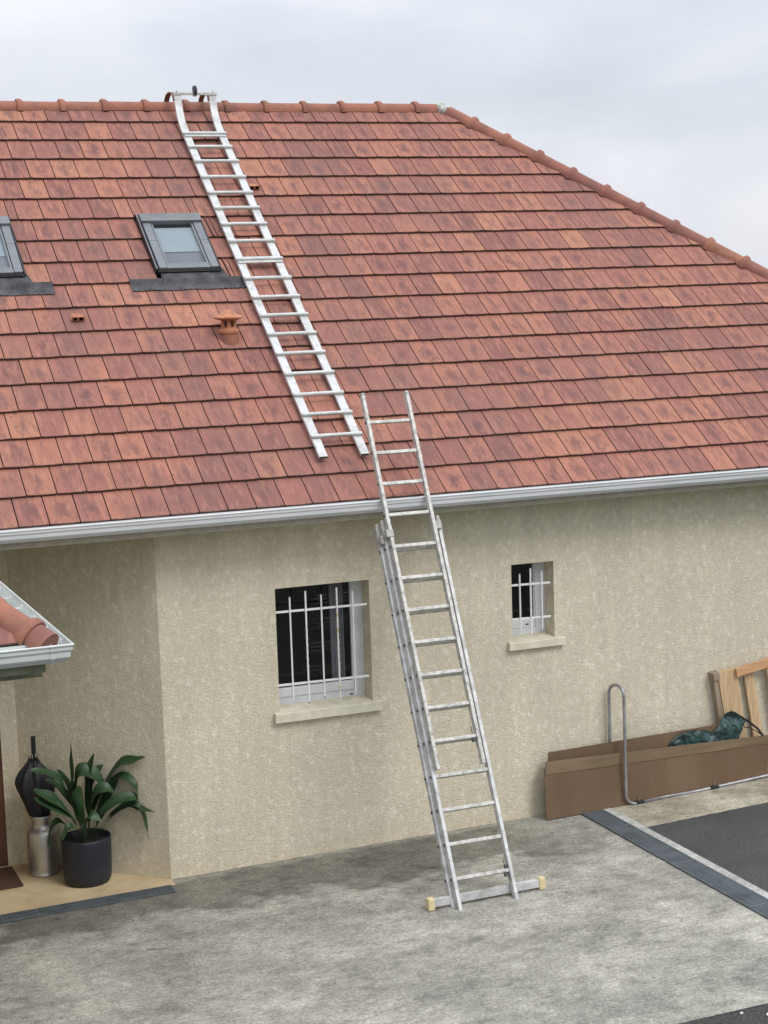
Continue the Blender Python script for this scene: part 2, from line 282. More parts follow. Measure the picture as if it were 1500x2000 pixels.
# ------------------------------------------------------------------ mesh helper
class MB:
    def __init__(s): s.v = []; s.f = []; s.mi = []; s.uv = None
    def add(s, vs, fs, mi=0):
        o = len(s.v); s.v += [tuple(v) for v in vs]
        for f in fs: s.f.append(tuple(i+o for i in f)); s.mi.append(mi)
    def quad(s, a, b, c, d, mi=0): s.add([a, b, c, d], [(0, 1, 2, 3)], mi)
    def box(s, a, b, F=None, mi=0, bev=0):
        """axis box from a to b in frame F (function of 3 coords)"""
        F = F or (lambda x, y, z: (x, y, z))
        (x0, y0, z0), (x1, y1, z1) = a, b
        if x0 > x1: x0, x1 = x1, x0
        if y0 > y1: y0, y1 = y1, y0
        if z0 > z1: z0, z1 = z1, z0
        if bev <= 0:
            vs = [F(x, y, z) for z in (z0, z1) for y in (y0, y1) for x in (x0, x1)]
            s.add(vs, [(0, 2, 3, 1), (4, 5, 7, 6), (0, 1, 5, 4), (2, 6, 7, 3), (0, 4, 6, 2), (1, 3, 7, 5)], mi); return
        b = min(bev, (x1-x0)*.45, (y1-y0)*.45, (z1-z0)*.45)
        bm = bmesh.new(); bmesh.ops.create_cube(bm, size=1)
        for v in bm.verts: v.co = Vector(((x0+x1)/2+v.co.x*(x1-x0), (y0+y1)/2+v.co.y*(y1-y0), (z0+z1)/2+v.co.z*(z1-z0)))
        bmesh.ops.bevel(bm, geom=list(bm.edges), offset=b, segments=2, affect='EDGES', profile=.5)
        bm.verts.index_update()
        s.add([F(*v.co) for v in bm.verts], [tuple(v.index for v in f.verts) for f in bm.faces], mi); bm.free()
    def beam(s, p, q, w, t, up=(0, 0, 1), mi=0, bev=0):
        p, q = Vector(p), Vector(q); d = (q-p); Ln = d.length; d.normalize()
        sx = d.cross(Vector(up)).normalized(); uy = sx.cross(d)
        s.box((0, -w/2, -t/2), (Ln, w/2, t/2), lambda x, y, z: tuple(p+d*x+sx*y+uy*z), mi, bev)
    def tube(s, path, r, n=10, mi=0, cap=True, radii=None):
        P = [Vector(p) for p in path]; rings = []
        T = [(P[min(i+1, len(P)-1)]-P[max(i-1, 0)]).normalized() for i in range(len(P))]
        up = Vector((0, 0, 1)) if abs(T[0].z) < .9 else Vector((1, 0, 0))
        a = T[0].cross(up).normalized()
        vs = []
        for i, p in enumerate(P):
            a = (a - T[i]*a.dot(T[i])).normalized(); b = T[i].cross(a); ri = radii[i] if radii else r
            vs += [p + a*ri*math.cos(k*2*math.pi/n) + b*ri*math.sin(k*2*math.pi/n) for k in range(n)]
        fs = [(i*n+k, i*n+(k+1) % n, (i+1)*n+(k+1) % n, (i+1)*n+k) for i in range(len(P)-1) for k in range(n)]
        if cap: fs += [tuple(range(n))[::-1], tuple(range((len(P)-1)*n, len(P)*n))]
        s.add(vs, fs, mi)
    def lathe(s, prof, c=(0, 0, 0), n=40, mi=0, F=None):
        F = F or (lambda x, y, z: (c[0]+x, c[1]+y, c[2]+z))
        vs = []; m_ = len(prof)
        for k in range(n):
            a = 2*math.pi*k/n
            vs += [F(r*math.cos(a), r*math.sin(a), z) for r, z in prof]
        fs = [(k*m_+i, ((k+1) % n)*m_+i, ((k+1) % n)*m_+i+1, k*m_+i+1) for k in range(n) for i in range(m_-1)]
        s.add(vs, fs, mi)
    def sweep(s, prof, A, B, F, mi=0, closed=False):
        """extrude 2-D profile from A to B; F(t, u, v) -> point"""
        n = len(prof); vs = [F(A, *p) for p in prof] + [F(B, *p) for p in prof]
        fs = [(i, (i+1) % n, n+(i+1) % n, n+i) for i in range(n if closed else n-1)]
        s.add(vs, fs, mi)
        if closed: s.add([F(A, *p) for p in prof], [tuple(range(n))[::-1]], mi); s.add([F(B, *p) for p in prof], [tuple(range(n))], mi)
    def build(s, name, mats, parent=None, smooth=False, merge=True):
        me = D.meshes.new(name); me.from_pydata(s.v, [], s.f)
        for m_ in (mats if isinstance(mats, (list, tuple)) else [mats]): me.materials.append(m_)
        for p, i in zip(me.polygons, s.mi): p.material_index = i
        if smooth:
            for p in me.polygons: p.use_smooth = True
        if s.uv:
            ul = me.uv_layers.new(name='tile')
            for lp in me.loops: ul.data[lp.index].uv = s.uv[lp.vertex_index]
        bm = bmesh.new(); bm.from_mesh(me)
        bmesh.ops.recalc_face_normals(bm, faces=bm.faces); bm.to_mesh(me); bm.free()
        if smooth and smooth is not True: me.set_sharp_from_angle(angle=rad(smooth))
        me.update(); o = D.objects.new(name, me); COL.objects.link(o)
        if parent:
            o.parent = parent
            o.matrix_parent_inverse = parent.matrix_basis.inverted() if parent.type == 'EMPTY' else parent.matrix_world.inverted()
        return o
def split_build(mb, name, mats, parent=None, smooth=False):
    """one object per connected piece"""
    n = len(mb.v); par = list(range(n))
    def find(i):
        while par[i] != i: par[i] = par[par[i]]; i = par[i]
        return i
    for f in mb.f:
        for j in f[1:]: par[find(f[0])] = find(j)
    groups = {}
    for fi, f in enumerate(mb.f): groups.setdefault(find(f[0]), []).append(fi)
    r = []
    for fl in groups.values():
        ids = sorted({i for fi in fl for i in mb.f[fi]}); mp_ = {i: k for k, i in enumerate(ids)}
        q = MB(); q.v = [mb.v[i] for i in ids]; q.f = [tuple(mp_[i] for i in mb.f[fi]) for fi in fl]; q.mi = [mb.mi[fi] for fi in fl]
        r.append(q.build(name, mats, parent, smooth))
    return r
def tag(o, label=None, cat=None, group=None, kind=None):
    for k, v in (('label', label), ('category', cat), ('group', group), ('kind', kind)):
        if v: o[k] = v
    return o
def thing(name, label, cat, loc=(0, 0, 0), group=None):
    o = D.objects.new(name, None); o.empty_display_size = .2; COL.objects.link(o); o.location = loc
    return tag(o, label, cat, group)

# ------------------------------------------------------------------ ground levels
def gz(x):
    x = max(-6, min(9, x)); return .0155*x + .02*max(0, x-4)
def sheet(name, m, xs, ys, dz, label=None, inside=None):
    mb = MB(); nx, ny = len(xs), len(ys)
    mb.add([(x, y, gz(x)+dz) for y in ys for x in xs], [(j*nx+i, j*nx+i+1, (j+1)*nx+i+1, (j+1)*nx+i) for j in range(ny-1) for i in range(nx-1)])
    o = mb.build(name, m); tag(o, kind='structure'); return o
def lin(a, b, n): return [a+(b-a)*i/n for i in range(n+1)]
sheet('ground', M_GRASS, [-900, -200, -50] + lin(-6, 9, 15) + [50, 200, 900], [-900, -200, -40, -10, 0, 20, 60, 200, 900], -.03)
sheet('driveway', M_CONC, lin(-6, 9, 30), lin(-4.92, .3, 8), 0)
sheet('road', M_ASPHR, lin(-9, 12, 30), [-40, -12, -4.918], -.004)
sheet('porch_floor', M_STONE, lin(-2.6, 0.0, 6), lin(-.17, 1.3, 4), .004)
sheet('apron', M_AGG, [4.50, 4.8, 5.4, 6, 7, 8, 9], [-.93, -.5, .2], .004)
sheet('kerb', M_KERB, [4.49, 4.575], lin(-4.92, -.1, 12), .010)
# smooth asphalt with a slightly ragged edge
mb = MB(); n = 60; top = []; bot = []
for i in range(n+1):
    x = 4.575+(9-4.575)*i/n; y = -.93+.012*noise.noise(Vector((x*9, 0, 3)))+.008*noise.noise(Vector((x*31, 0, 3)))
    top.append((x, y, gz(x)+.008)); bot.append((x, -4.92, gz(x)+.008))
mb.add(top+bot, [(i, i+1, n+2+i, n+1+i) for i in range(n)]); tag(mb.build('asphalt_surface', M_ASPH), kind='structure')

# ------------------------------------------------------------------ the house
PT = rad(37.553); CP, SP_ = math.cos(PT), math.sin(PT)
YE, ZE, EX, TW, TX = -.40, 3.4906, .3804, .27, -1.2927
def R(x, s, h=0): return (x, YE+s*CP-h*SP_, ZE+s*SP_+h*CP)
SA = 6.83                                           # slope length to the apex
YA, ZA = R(0, SA)[1:]
HIP = 5.20 + YA                                     # hip plan line: x + y = HIP
house = thing('house', 'cream rendered single storey house with red clay tiled hip roof and grey gutter', 'house', (0, 0, 0))

# walls -------------------------------------------------------------
WT = 3.33; EXW = HIP+.40-.45; YB = 2*YA+.40-.45      # east wall x, back wall y
mb = MB()
def wallrect(x0, x1, z0, z1): mb.quad((x0, 0, z0), (x1, 0, z0), (x1, 0, z1), (x0, 0, z1))
W1 = (1.138, 2.093, 1.452, 2.665); W2 = (3.616, 4.087, 1.872, 2.669)
xs = [0, W1[0], W1[1], W2[0], W2[1], EXW]; 
wallrect(0, W1[0], -.3, WT); wallrect(W1[1], W2[0], -.3, WT); wallrect(W2[1], EXW, -.3, WT)
RV = .27
for w in (W1, W2):
    wallrect(w[0], w[1], -.3, w[2]); wallrect(w[0], w[1], w[3], WT)
    x0, x1, z0, z1 = w
    mb.quad((x0, 0, z0), (x0, RV, z0), (x0, RV, z1), (x0, 0, z1)); mb.quad((x1, 0, z0), (x1, 0, z1), (x1, RV, z1), (x1, RV, z0))
    mb.quad((x0, 0, z1), (x0, RV, z1), (x1, RV, z1), (x1, 0, z1)); mb.quad((x0, 0, z0), (x1, 0, z0), (x1, RV, z0), (x0, RV, z0))
    # inner skin round the window so the room behind stays closed
    for a, b, c_, d_ in ((x0-.4, x0, z0-.4, z1+.4), (x1, x1+.4, z0-.4, z1+.4), (x0, x1, z1, z1+.4), (x0, x1, z0-.4, z0)):
        mb.quad((a, RV, c_), (b, RV, c_), (b, RV, d_), (a, RV, d_))
DG = 1.16                                            # the porch wall runs back at 45 degrees
mb.quad((0, 0, -.3), (-DG, DG, -.3), (-DG, DG, WT), (0, 0, WT))
mb.quad((-DG, DG, -.3), (-1.32, DG, -.3), (-1.32, DG, WT), (-DG, DG, WT))
mb.quad((-1.32, DG, -.3), (-1.32, DG+.14, -.3), (-1.32, DG+.14, WT), (-1.32, DG, WT))
mb.quad((-1.32, DG, 2.25), (-2.3, DG, 2.25), (-2.3, DG, WT), (-1.32, DG, WT))
WX, WY = -2.62, -5.18                                # wing walls
mb.quad((WX, DG, -.3), (WX, WY, -.3), (WX, WY, WT), (WX, DG, WT)); mb.quad((-2.3, DG, -.3), (WX, DG, -.3), (WX, DG, WT), (-2.3, DG, WT))
mb.quad((WX, WY, -.3), (-7.6, WY, -.3), (-7.6, WY, WT), (WX, WY, WT))
mb.quad((-7.6, WY, -.3), (-7.6, YB, -.3), (-7.6, YB, WT), (-7.6, WY, WT))
mb.quad((-7.6, YB, -.3), (EXW, YB, -.3), (EXW, YB, WT), (-7.6, YB, WT))
mb.quad((EXW, 0, -.3), (EXW, YB, -.3), (EXW, YB, WT), (EXW, 0, WT))
mb.quad((-7.6, WY, -.2), (EXW, WY, -.2), (EXW, YB, -.2), (-7.6, YB, -.2)) if False else None
wall = mb.build('wall', M_WALL, house)

# roof tiles ---------------------------------------------------------
def tile_mesh(mb, F, x0, x1, k, s0=None, jit=True, th=.020):
    """one flat interlocking tile; F(x, s, h) -> world"""
    ex = EX; a = k*ex if s0 is None else s0; b = (k+1)*ex+.06
    lift = random.uniform(-.001, .0015) if jit else 0; tw_ = random.uniform(-.002, .002) if jit else 0
    ds = random.uniform(-.0025, .0025) if jit else 0
    n = 5; gap = .0048; x0 += gap; x1 -= gap; vs = []
    def top(t, s):   # height of the upper face
        u = (s-k*ex)/ex
        return .022*(1-u)-.006*u + lift + tw_*(t-.5)*2 - .003*math.sin(math.pi*t)*(1-u*.5)
    for s in (a+ds, (a+b)/2, b):
        for i in range(n+1):
            t = i/n; vs.append(F(x0+(x1-x0)*t, s - (.002*math.sin(math.pi*t)), top(t, s)))
    o = len(vs)
    for s in (a+ds, b):
        for i in range(n+1):
            t = i/n; vs.append(F(x0+(x1-x0)*t, s-(.002*math.sin(math.pi*t)), top(t, s)-(.019 if s < b else .012)))
    q = n+1
    fs = [(r*q+i, r*q+i+1, (r+1)*q+i+1, (r+1)*q+i) for r in range(2) for i in range(n)]
    if mb.uv is None: mb.uv = []
    mb.uv += [(i/n, (s-a)/ex) for s in (a, (a+b)/2, b, a, b) for i in range(n+1)]
    mb.add(vs, fs, 0)
    oo = len(mb.v)-len(vs)
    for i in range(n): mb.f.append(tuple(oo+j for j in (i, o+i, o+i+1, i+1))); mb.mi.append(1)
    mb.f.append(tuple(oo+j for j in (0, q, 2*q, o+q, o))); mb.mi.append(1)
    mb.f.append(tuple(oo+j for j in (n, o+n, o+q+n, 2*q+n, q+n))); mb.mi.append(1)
def clip(o, planes):
    bm = bmesh.new(); bm.from_mesh(o.data)
    for co, no in planes:
        bmesh.ops.bisect_plane(bm, geom=list(bm.verts)+list(bm.edges)+list(bm.faces), plane_co=co, plane_no=no, clear_outer=True)
    bm.to_mesh(o.data); bm.free()
OPEN = [(.762, 1.487), (-1.298, -.573)]              # skylight openings in x, courses 9..12
mb = MB()
NR = 18
for k in range(NR):
    off = TX + (TW/2 if k % 2 else 0)
    xmax = HIP - R(0, k*EX)[1] + .3
    for i in range(-9, 50):
        x0 = off+TW*i; x1 = x0+TW
        if x0 > xmax or x1 < -3.6: continue
        if k == 17 and False: pass
        jobs = [(x0, x1, None)]
        if 9 <= k <= 12:
            for a, b in OPEN:
                ns = []
                for p, q, z in jobs:
                    if k < 12 and q < a < q+.09: ns.append((p, a, z))          # a sliver is joined to its neighbour
                    elif q <= a or p >= b: ns.append((p, q, z))
                    elif k == 12:
                        if p < a: ns.append((p, a, None))
                        ns.append((max(p, a), min(q, b), 4.60))
                        if q > b: ns.append((b, q, None))
                    else:
                        if a-p >= .09: ns.append((p, a, z))
                        if q > b+.02: ns.append((b, q, z))
                jobs = ns
        for p, q, z in jobs: tile_mesh(mb, R, p, q, k, z)
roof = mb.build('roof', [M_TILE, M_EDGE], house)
clip(roof, [((HIP, 0, 0), (1, 1, 0)), ((YE-2.05, 0, 0), (-1, -1, 0)), ((0, YA, 0), (0, 1, 0))])
# east hip slope, wing slopes share the tile builder
XC = HIP+.40                                          # east eave x
def RE(x, s, h=0): return (XC-s*CP+h*SP_, x, ZE+s*SP_+h*CP)
mb = MB()
for k in range(NR):
    for i in range(-2, 42):
        x0 = -.5+TW*i+(TW/2 if k % 2 else 0); tile_mesh(mb, RE, x0, x0+TW, k)
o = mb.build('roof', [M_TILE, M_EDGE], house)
clip(o, [((HIP, 0, 0), (-1, -1, 0)), ((XC-(YE-0), 0, 0), (-1, 0, 0)) if False else ((HIP, 0, 0), (-1, -1, 0)), ((5.2, YA, 0), (-1, 1, 0))])
VX = -2.05                                            # wing east eave nose x
def RWE(x, s, h=0): return (VX-s*CP+h*SP_, x, ZE+s*SP_+h*CP)
WN = -5.51; WSA = 3.6                                 # wing front eave nose y, slope length to the wing ridge
WXR = VX-WSA*CP
mb = MB()
for k in range(10):
    for i in range(0, 34):
        x0 = WN-.1+TW*i+(TW/2 if k % 2 else 0); tile_mesh(mb, RWE, x0, x0+TW, k)
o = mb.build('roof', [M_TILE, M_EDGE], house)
clip(o, [((YE+VX, 0, 0), (1, 1, 0)), ((VX, WN, 0), (-1, -1, 0)), ((WXR, 0, 0), (-1, 0, 0))])
def RWS(x, s, h=0): return (x, WN+s*CP-h*SP_, ZE+s*SP_+h*CP)
mb = MB()
for k in range(10):
    for i in range(0, 24):
        x0 = VX+.1-TW*(i+1)+(TW/2 if k % 2 else 0); tile_mesh(mb, RWS, x0, x0+TW, k)
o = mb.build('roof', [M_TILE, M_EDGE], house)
clip(o, [((VX, WN, 0), (1, 1, 0)) if False else ((VX, WN, 0), (1, 1, 0)) ]) if False else None
bmx = bmesh.new(); bmx.from_mesh(o.data)
# keep the part of the south wing slope between its two hips
for co, no in (((VX, WN, 0), Vector((1, 1, 0))), ((2*WXR-VX, WN, 0), Vector((-1, 1, 0)))):
    bmesh.ops.bisect_plane(bmx, geom=list(bmx.verts)+list(bmx.edges)+list(bmx.faces), plane_co=co, plane_no=no, clear_outer=True)
bmx.to_mesh(o.data); bmx.free()
# underlay boarding and the unseen slopes
mb = MB()
ap = (5.2, YA, ZA-.03); ap0 = (-7.2, YA, ZA-.03)
def dn(p, d=.03): return (p[0], p[1], p[2]-d)
EV = ZE-.03
# openings of the skylights are left out of the boarding
def front(xa, xb, sa, sb): mb.quad(R(xa, sa, -.03), R(xb, sa, -.03), R(xb, sb, -.03), R(xa, sb, -.03))
front(-1.3, 5.2, 4.56, SA); front(1.50, 5.2, 0, 4.56); front(-.62, .815, 0, 4.56)
front(.815, 1.50, 0, 3.58); front(-1.3, -.62, 0, 3.58); 
mb.add([R(5.2, 0, -.03), R(XC, 0, -.03), R(5.2, SA, -.03)], [(0, 1, 2)])
mb.add([R(-1.3, 0, -.03), R(-1.3, SA, -.03), R(-6.9, SA, -.03), R(-6.9, 6.0, -.03)], [(0, 1, 2, 3)])
mb.add([RE(YE, 0, -.03), RE(YE+2*(YA-YE), 0, -.03), RE(YA, SA, -.03)], [(0, 1, 2)])
mb.add([(XC, 2*YA-YE, EV), (-7.9, 2*YA-YE, EV), (-7.9, YA, ZA-.03), ap], [(0, 1, 2, 3)])
mb.add([RWE(WN, 0, -.03), RWE(YE+.3, 0, -.03), RWE(YE+3.2, WSA, -.03), RWE(WN+WSA*CP, WSA, -.03)], [(0, 1, 2, 3)])
mb.add([RWS(VX, 0, -.03), RWS(2*WXR-VX, 0, -.03), RWS(WXR, WSA, -.03)], [(0, 1, 2)])
mb.add([(2*WXR-VX, WN, EV), (2*WXR-VX, YA, EV), (WXR, YA, ZE+WSA*SP_-.03), (WXR, WN+WSA*CP, ZE+WSA*SP_-.03)], [(0, 1, 2, 3)])
mb.build('roof_boarding', M_UNDER, house)

# ridge and hip caps --------------------------------------------------
def cap_tile(mb, A, B, r, collar=True, drop=.02):
    """half-round cap from A to B (collar at A, laps over the previous one)"""
    A, B = Vector(A), Vector(B); d = (B-A).normalized(); sx = d.cross(Vector((0, 0, 1))).normalized(); up = sx.cross(d)
    n = 12; LN = (B-A).length
    st = [(-.035, r*1.22), (-.025, r*1.30), (.010, r*1.30), (.035, r*1.14), (.05, r*1.0), (LN*.5, r*.98), (LN+.0, r*.97)] if collar else [(0, r), (LN, r)]
    vs = []; j = random.uniform(-.004, .004)
    for (t, q) in st:
        for i in range(n+1):
            a = math.pi*(i/n)*1.12-math.pi*.06
            vs.append(A+d*t+sx*(q*math.cos(a))+up*(q*math.sin(a)*.92+j))
    q = n+1; fs = [(k*q+i, k*q+i+1, (k+1)*q+i+1, (k+1)*q+i) for k in range(len(st)-1) for i in range(n)]
    fs += [tuple(range(q))]
    mb.add(vs, fs)
mb = MB(); RR = .104; ZR = ZA-.050
x = -.076-.493*9
while x < 5.0:
    e_ = min(x+.493, 5.13); cap_tile(mb, (x, YA, ZR), (e_, YA, ZR), RR); x += .493
mb.build('ridge', M_RIDGE, house, smooth=50)
hv = Vector((1, -1, -math.tan(PT)))
mb = MB(); P0 = Vector((5.2, YA, ZA-.030)); hl = hv.length
t = .30; mbx = MB()
cap_tile(mb, P0+hv*.07, P0+hv*t, RR*.98, collar=False)
while t < 5.45:
    cap_tile(mb, P0+hv*t, P0+hv*min(t+.2985, 5.45), RR); t += .2985
mb.build('hip', M_RIDGE, house, smooth=50)
mb = MB(); hv2 = Vector((1, 1, -math.tan(PT))); t = .1
while t < 5.45: cap_tile(mb, P0+hv2*t, P0+hv2*min(t+.2985, 5.45), RR); t += .2985
mb.build('hip', M_RIDGE, house, smooth=50)
# mortar lump at the meeting of ridge and hips
bm = bmesh.new(); bmesh.ops.create_icosphere(bm, subdivisions=4, radius=1)
for v in bm.verts:
    n_ = noise.noise(v.co*1.8)*.16+noise.noise(v.co*5)*.05
    v.co = Vector((v.co.x*.075, v.co.y*.125, v.co.z*.105))*(1+n_)+Vector((5.19, YA-.01, ZR+.02))
mb = MB(); bm.verts.index_update(); mb.add([v.co for v in bm.verts], [tuple(v.index for v in f.verts) for f in bm.faces]); bm.free()
mb.build('mortar', M_MORTAR, house, smooth=True)
# wing hip, its last cap is cut off at the eave with an open mouth
WC = Vector((VX, WN, ZE-.028)); wv_ = Vector((-1, 1, math.tan(PT)))
mb = MB(); t = .085; first = True
while t < 2.7:
    A = WC+wv_*t; cap_tile(mb, A, A+wv_*.29, .094); t += .2985
cap_tile(mb, WC-wv_*.004, WC+wv_*.09, .098, collar=False)
mb.build('hip', M_RIDGE, house, smooth=50)

# gutters, fascia, soffit ---------------------------------------------
GP = [(-.395, .000), (-.395, -.10), (-.46, -.112), (-.478, -.108), (-.488, -.094), (-.490, -.088), (-.503, -.086), (-.512, -.074), (-.516, -.045), (-.526, -.030), (-.5275, -.012), (-.534, -.006), (-.536, .001), (-.531, .007), (-.524, .004), (-.522, -.003), (-.518, -.02), (-.508, -.044), (-.504, -.07), (-.498, -.078), (-.482, -.082), (-.468, -.10), (-.405, -.09), (-.403, 0)]
mb = MB(); ZG = 3.488
mb.sweep([(y, z+ZG) for y, z in GP], -2.18, 10.77, lambda t, u, v: (t, u, v), closed=True)
mb.build('gutter', M_GUT, house)
mb = MB()      # wing gutter: along +x side and along the front, mitred at the corner
def gut_side(o_): return [(VX-YE+(-y)-.0, z+ZG) for y, z in GP]
cx = VX+.13; cy = WN-.13
pr = [(y+.53, z+ZG) for y, z in GP]                  # (offset inwards from lip, z)
ringA = [(cx-u, -.40-.0+ .0 - 0*u, v) for u, v in pr]
ringC = [(cx-u, cy+u, v) for u, v in pr]
ringB = [(-7.9, cy+u, v) for u, v in pr]
n = len(pr)
mb.add(ringA+ringC+ringB, [(j*n+i, j*n+(i+1) % n, (j+1)*n+(i+1) % n, (j+1)*n+i) for j in range(2) for i in range(n)])
# joint sleeve and corner boss on the front run
mb.add([(x_, cy+u*1.0-(.004 if u < .1 else -.004), v-(.003 if v < ZG-.05 else 0)) for x_ in (cx-.135, cx-.105) for u, v in pr], [(i, (i+1) % n, n+(i+1) % n, n+i) for i in range(n)])
mb.build('gutter', M_GUT2, house)
mb = MB()      # little gutter brackets seen from above
for i in range(12):
    y = WN+.12+.42*i; mb.box((cx-.115, y-.008, ZG-.03), (cx-.012, y+.008, ZG-.022))
    mb.box((cx-.03, y-.012, ZG-.05), (cx-.018, y+.012, ZG-.01))
split_build(mb, 'gutter_bracket', M_GUT, house)
mb = MB(); SZ = 3.325
mb.box((-2.1, -.392, SZ-.012), (XC-.01, -.372, ZE-.02))
mb.box((-2.2, -.370, SZ), (XC-.03, .02, SZ+.018))
mb.add([(-2.2, .02, SZ), (0, .02, SZ), (-DG, DG+.02, SZ), (-2.4, DG+.2, SZ)], [(0, 1, 2, 3)])
mb.box((XC-.028, -.392, SZ-.012), (XC-.008, YB+.4, ZE-.02)); mb.box((EXW-.02, -.37, SZ), (XC-.03, YB+.38, SZ+.018))
mb.build('soffit', M_SOFF, house)
mb = MB()
mb.box((VX-.03, WN+.03, SZ-.012), (VX-.01, -.40, ZE-.02)); mb.box((-7.8, WN+.01, SZ-.012), (VX-.012, WN+.03, ZE-.02))
mb.box((WX-.05, WN+.032, SZ-.006), (VX-.032, -.40, SZ+.014)); mb.box((-7.7, WN+.034, SZ-.004), (WX-.052, WY+.02, SZ+.012))
mb.box((-7.6, -5.26, 3.235), (-2.04, -5.10, SZ-.008))
mb.build('soffit', M_SOFFG, house)

# windows -------------------------------------------------------------
def window(w, lf, rf, bf, tf, nrail):
    x0, x1, z0, z1 = w; y = .20
    mb = MB(); mb.box((x0, y, z0), (x0+lf, y+.06, z1), bev=.004); mb.box((x1-rf, y, z0), (x1, y+.06, z1), bev=.004)
    mb.box((x0+lf, y+.001, z0), (x1-rf, y+.06, z0+bf*.52), bev=.004); mb.box((x0+lf, y+.012, z0+bf*.53), (x1-rf, y+.062, z0+bf), bev=.006)
    mb.box((x0+lf, y+.001, z1-tf), (x1-rf, y+.06, z1), bev=.004)
    mb.box((x1-rf-.012, y+.014, z0+bf), (x1-rf, y+.05, z1-tf))
    fr = mb.build('window', M_PVC, house)
    g_ = MB(); g_.quad((x0+lf, y+.035, z0+bf), (x1-rf, y+.035, z0+bf), (x1-rf, y+.035, z1-tf), (x0+lf, y+.035, z1-tf)); g_.build('pane', M_GLASS, fr)
    return fr
wa = window(W1, .05, .108, .195, .02, 1); wb = window(W2, .05, .112, .185, .02, 1)
mb = MB(); nn_ = 24
mb.add([(1.80+.14*i/nn_, .34+.02*math.sin(i*1.3), z) for z in (1.5, 2.64) for i in range(nn_+1)], [(i, i+1, nn_+2+i, nn_+1+i) for i in range(nn_)])
mb.build('curtain', M_CURT, wa)
mb = MB(); mb.box((W1[0]+.79, .196, W1[2]+.055), (W1[0]+.825, .203, W1[2]+.066)); mb.build('drain_slot', M_HOLE, wa); mb = MB(); mb.box((W2[0]+.25, .205, W2[2]+.13), (W2[0]+.285, .2118, W2[2]+.141)); mb.build('drain_slot', M_HOLE, wb)
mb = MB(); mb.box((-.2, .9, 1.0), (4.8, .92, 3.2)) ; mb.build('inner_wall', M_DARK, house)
def sill(x0, x1, zb, zt, w):
    mb = MB(); pr = [(-.055, zb), (-.055, zt-.006), (-.049, zt), (.0, zt+.012), (RV-.06, zt+.030), (RV-.06, zb+.02), (0, zb+.01)]
    vs = []
    F = lambda t, u, v: (t, u, v)
    mb.sweep([(-.055, zb), (-.055, zt-.006), (-.049, zt), (-.003, zt+.006), (-.003, zb)], x0, x1, F, closed=True)
    mb.sweep([(-.003, zt-.03), (-.003, zt+.006), (RV-.06, zt+.026), (RV-.06, zt-.03)], w[0]+.001, w[1]-.001, F, closed=True)
    mb.build('window_sill', M_SILL, house)
sill(1.08, 2.176, 1.380, 1.468, W1); sill(3.558, 4.184, 1.812, 1.886, W2)
def grille(xa, xb, zs, vert, tilt):
    mb = MB(); y = .035
    mb2 = D.objects.new('window_grille', None); COL.objects.link(mb2); mb2.parent = house; mb2.location = (xa, y, zs[-1]); bpy.context.view_layer.update()
    for z in zs:
        mb = MB(); mb.beam((xa, y, z), (xb, y, z-.009), .018, .020, (0, 0, 1), bev=.002); mb.build('crossbar', M_BAR, mb2)
    for i, (x, a, b, tw) in enumerate(vert):
        v = MB()
        if not tw: v.tube([(x, y-.016, a), (x, y-.016, b)], .0088, 8)
        else:
            za, zb_ = a+.42*(b-a)-.12, a+.42*(b-a)+.30
            n = 40; vs = []
            for k in range(n+1):
                z = a+(b-a)*k/n; an = 0 if z < za else (min(1, (z-za)/(zb_-za)))*math.pi*3; s_ = .0085
                for q in range(4):
                    aa = an+math.pi/4+q*math.pi/2; vs.append((x+s_*1.2*math.cos(aa), y-.016+s_*1.2*math.sin(aa), z))
            v.add(vs, [(k*4+q, k*4+(q+1) % 4, k*4+4+(q+1) % 4, k*4+4+q) for k in range(n) for q in range(4)]+[(3, 2, 1, 0), tuple(n*4+q for q in range(4))])
        v.build('bar', M_RUST if tw == 2 else M_BAR, mb2)
        if tw == 1 or (tw == 0 and i == 2 and len(vert) == 5):
            k_ = MB(); k_.tube([(x, y-.016, a-.012), (x, y-.016, a+.006)], .008, 8); k_.build('bar_tip', M_HOLE, mb2)
grille(1.132, 2.075, (2.432, 1.724), [(1.287, 1.568, 2.569, 0), (1.446, 1.529, 2.613, 1), (1.604, 1.566, 2.563, 0), (1.763, 1.526, 2.617, 2), (1.924, 1.568, 2.567, 0)], 0)
grille(3.614, 4.063, (2.456, 2.110), [(3.716, 1.986, 2.566, 0), (3.836, 1.942, 2.612, 3), (3.960, 1.982, 2.569, 0)], 0)

# door at the back of the porch
mb = MB(); mb.box((-2.28, DG+.05, 0), (-1.40, DG+.11, 2.2)); 
for z0, z1 in ((.15, .95), (1.1, 2.05)): mb.box((-2.1, DG+.04, z0), (-1.56, DG+.055, z1), bev=.01)
dr = mb.build('door', M_DOOR, house)
mb = MB(); mb.box((-1.40, DG+.02, 0), (-1.321, DG+.13, 2.249)); mb.box((-2.30, DG+.02, 2.2), (-1.40, DG+.13, 2.249)); mb.build('door_frame', M_DOOR, dr)

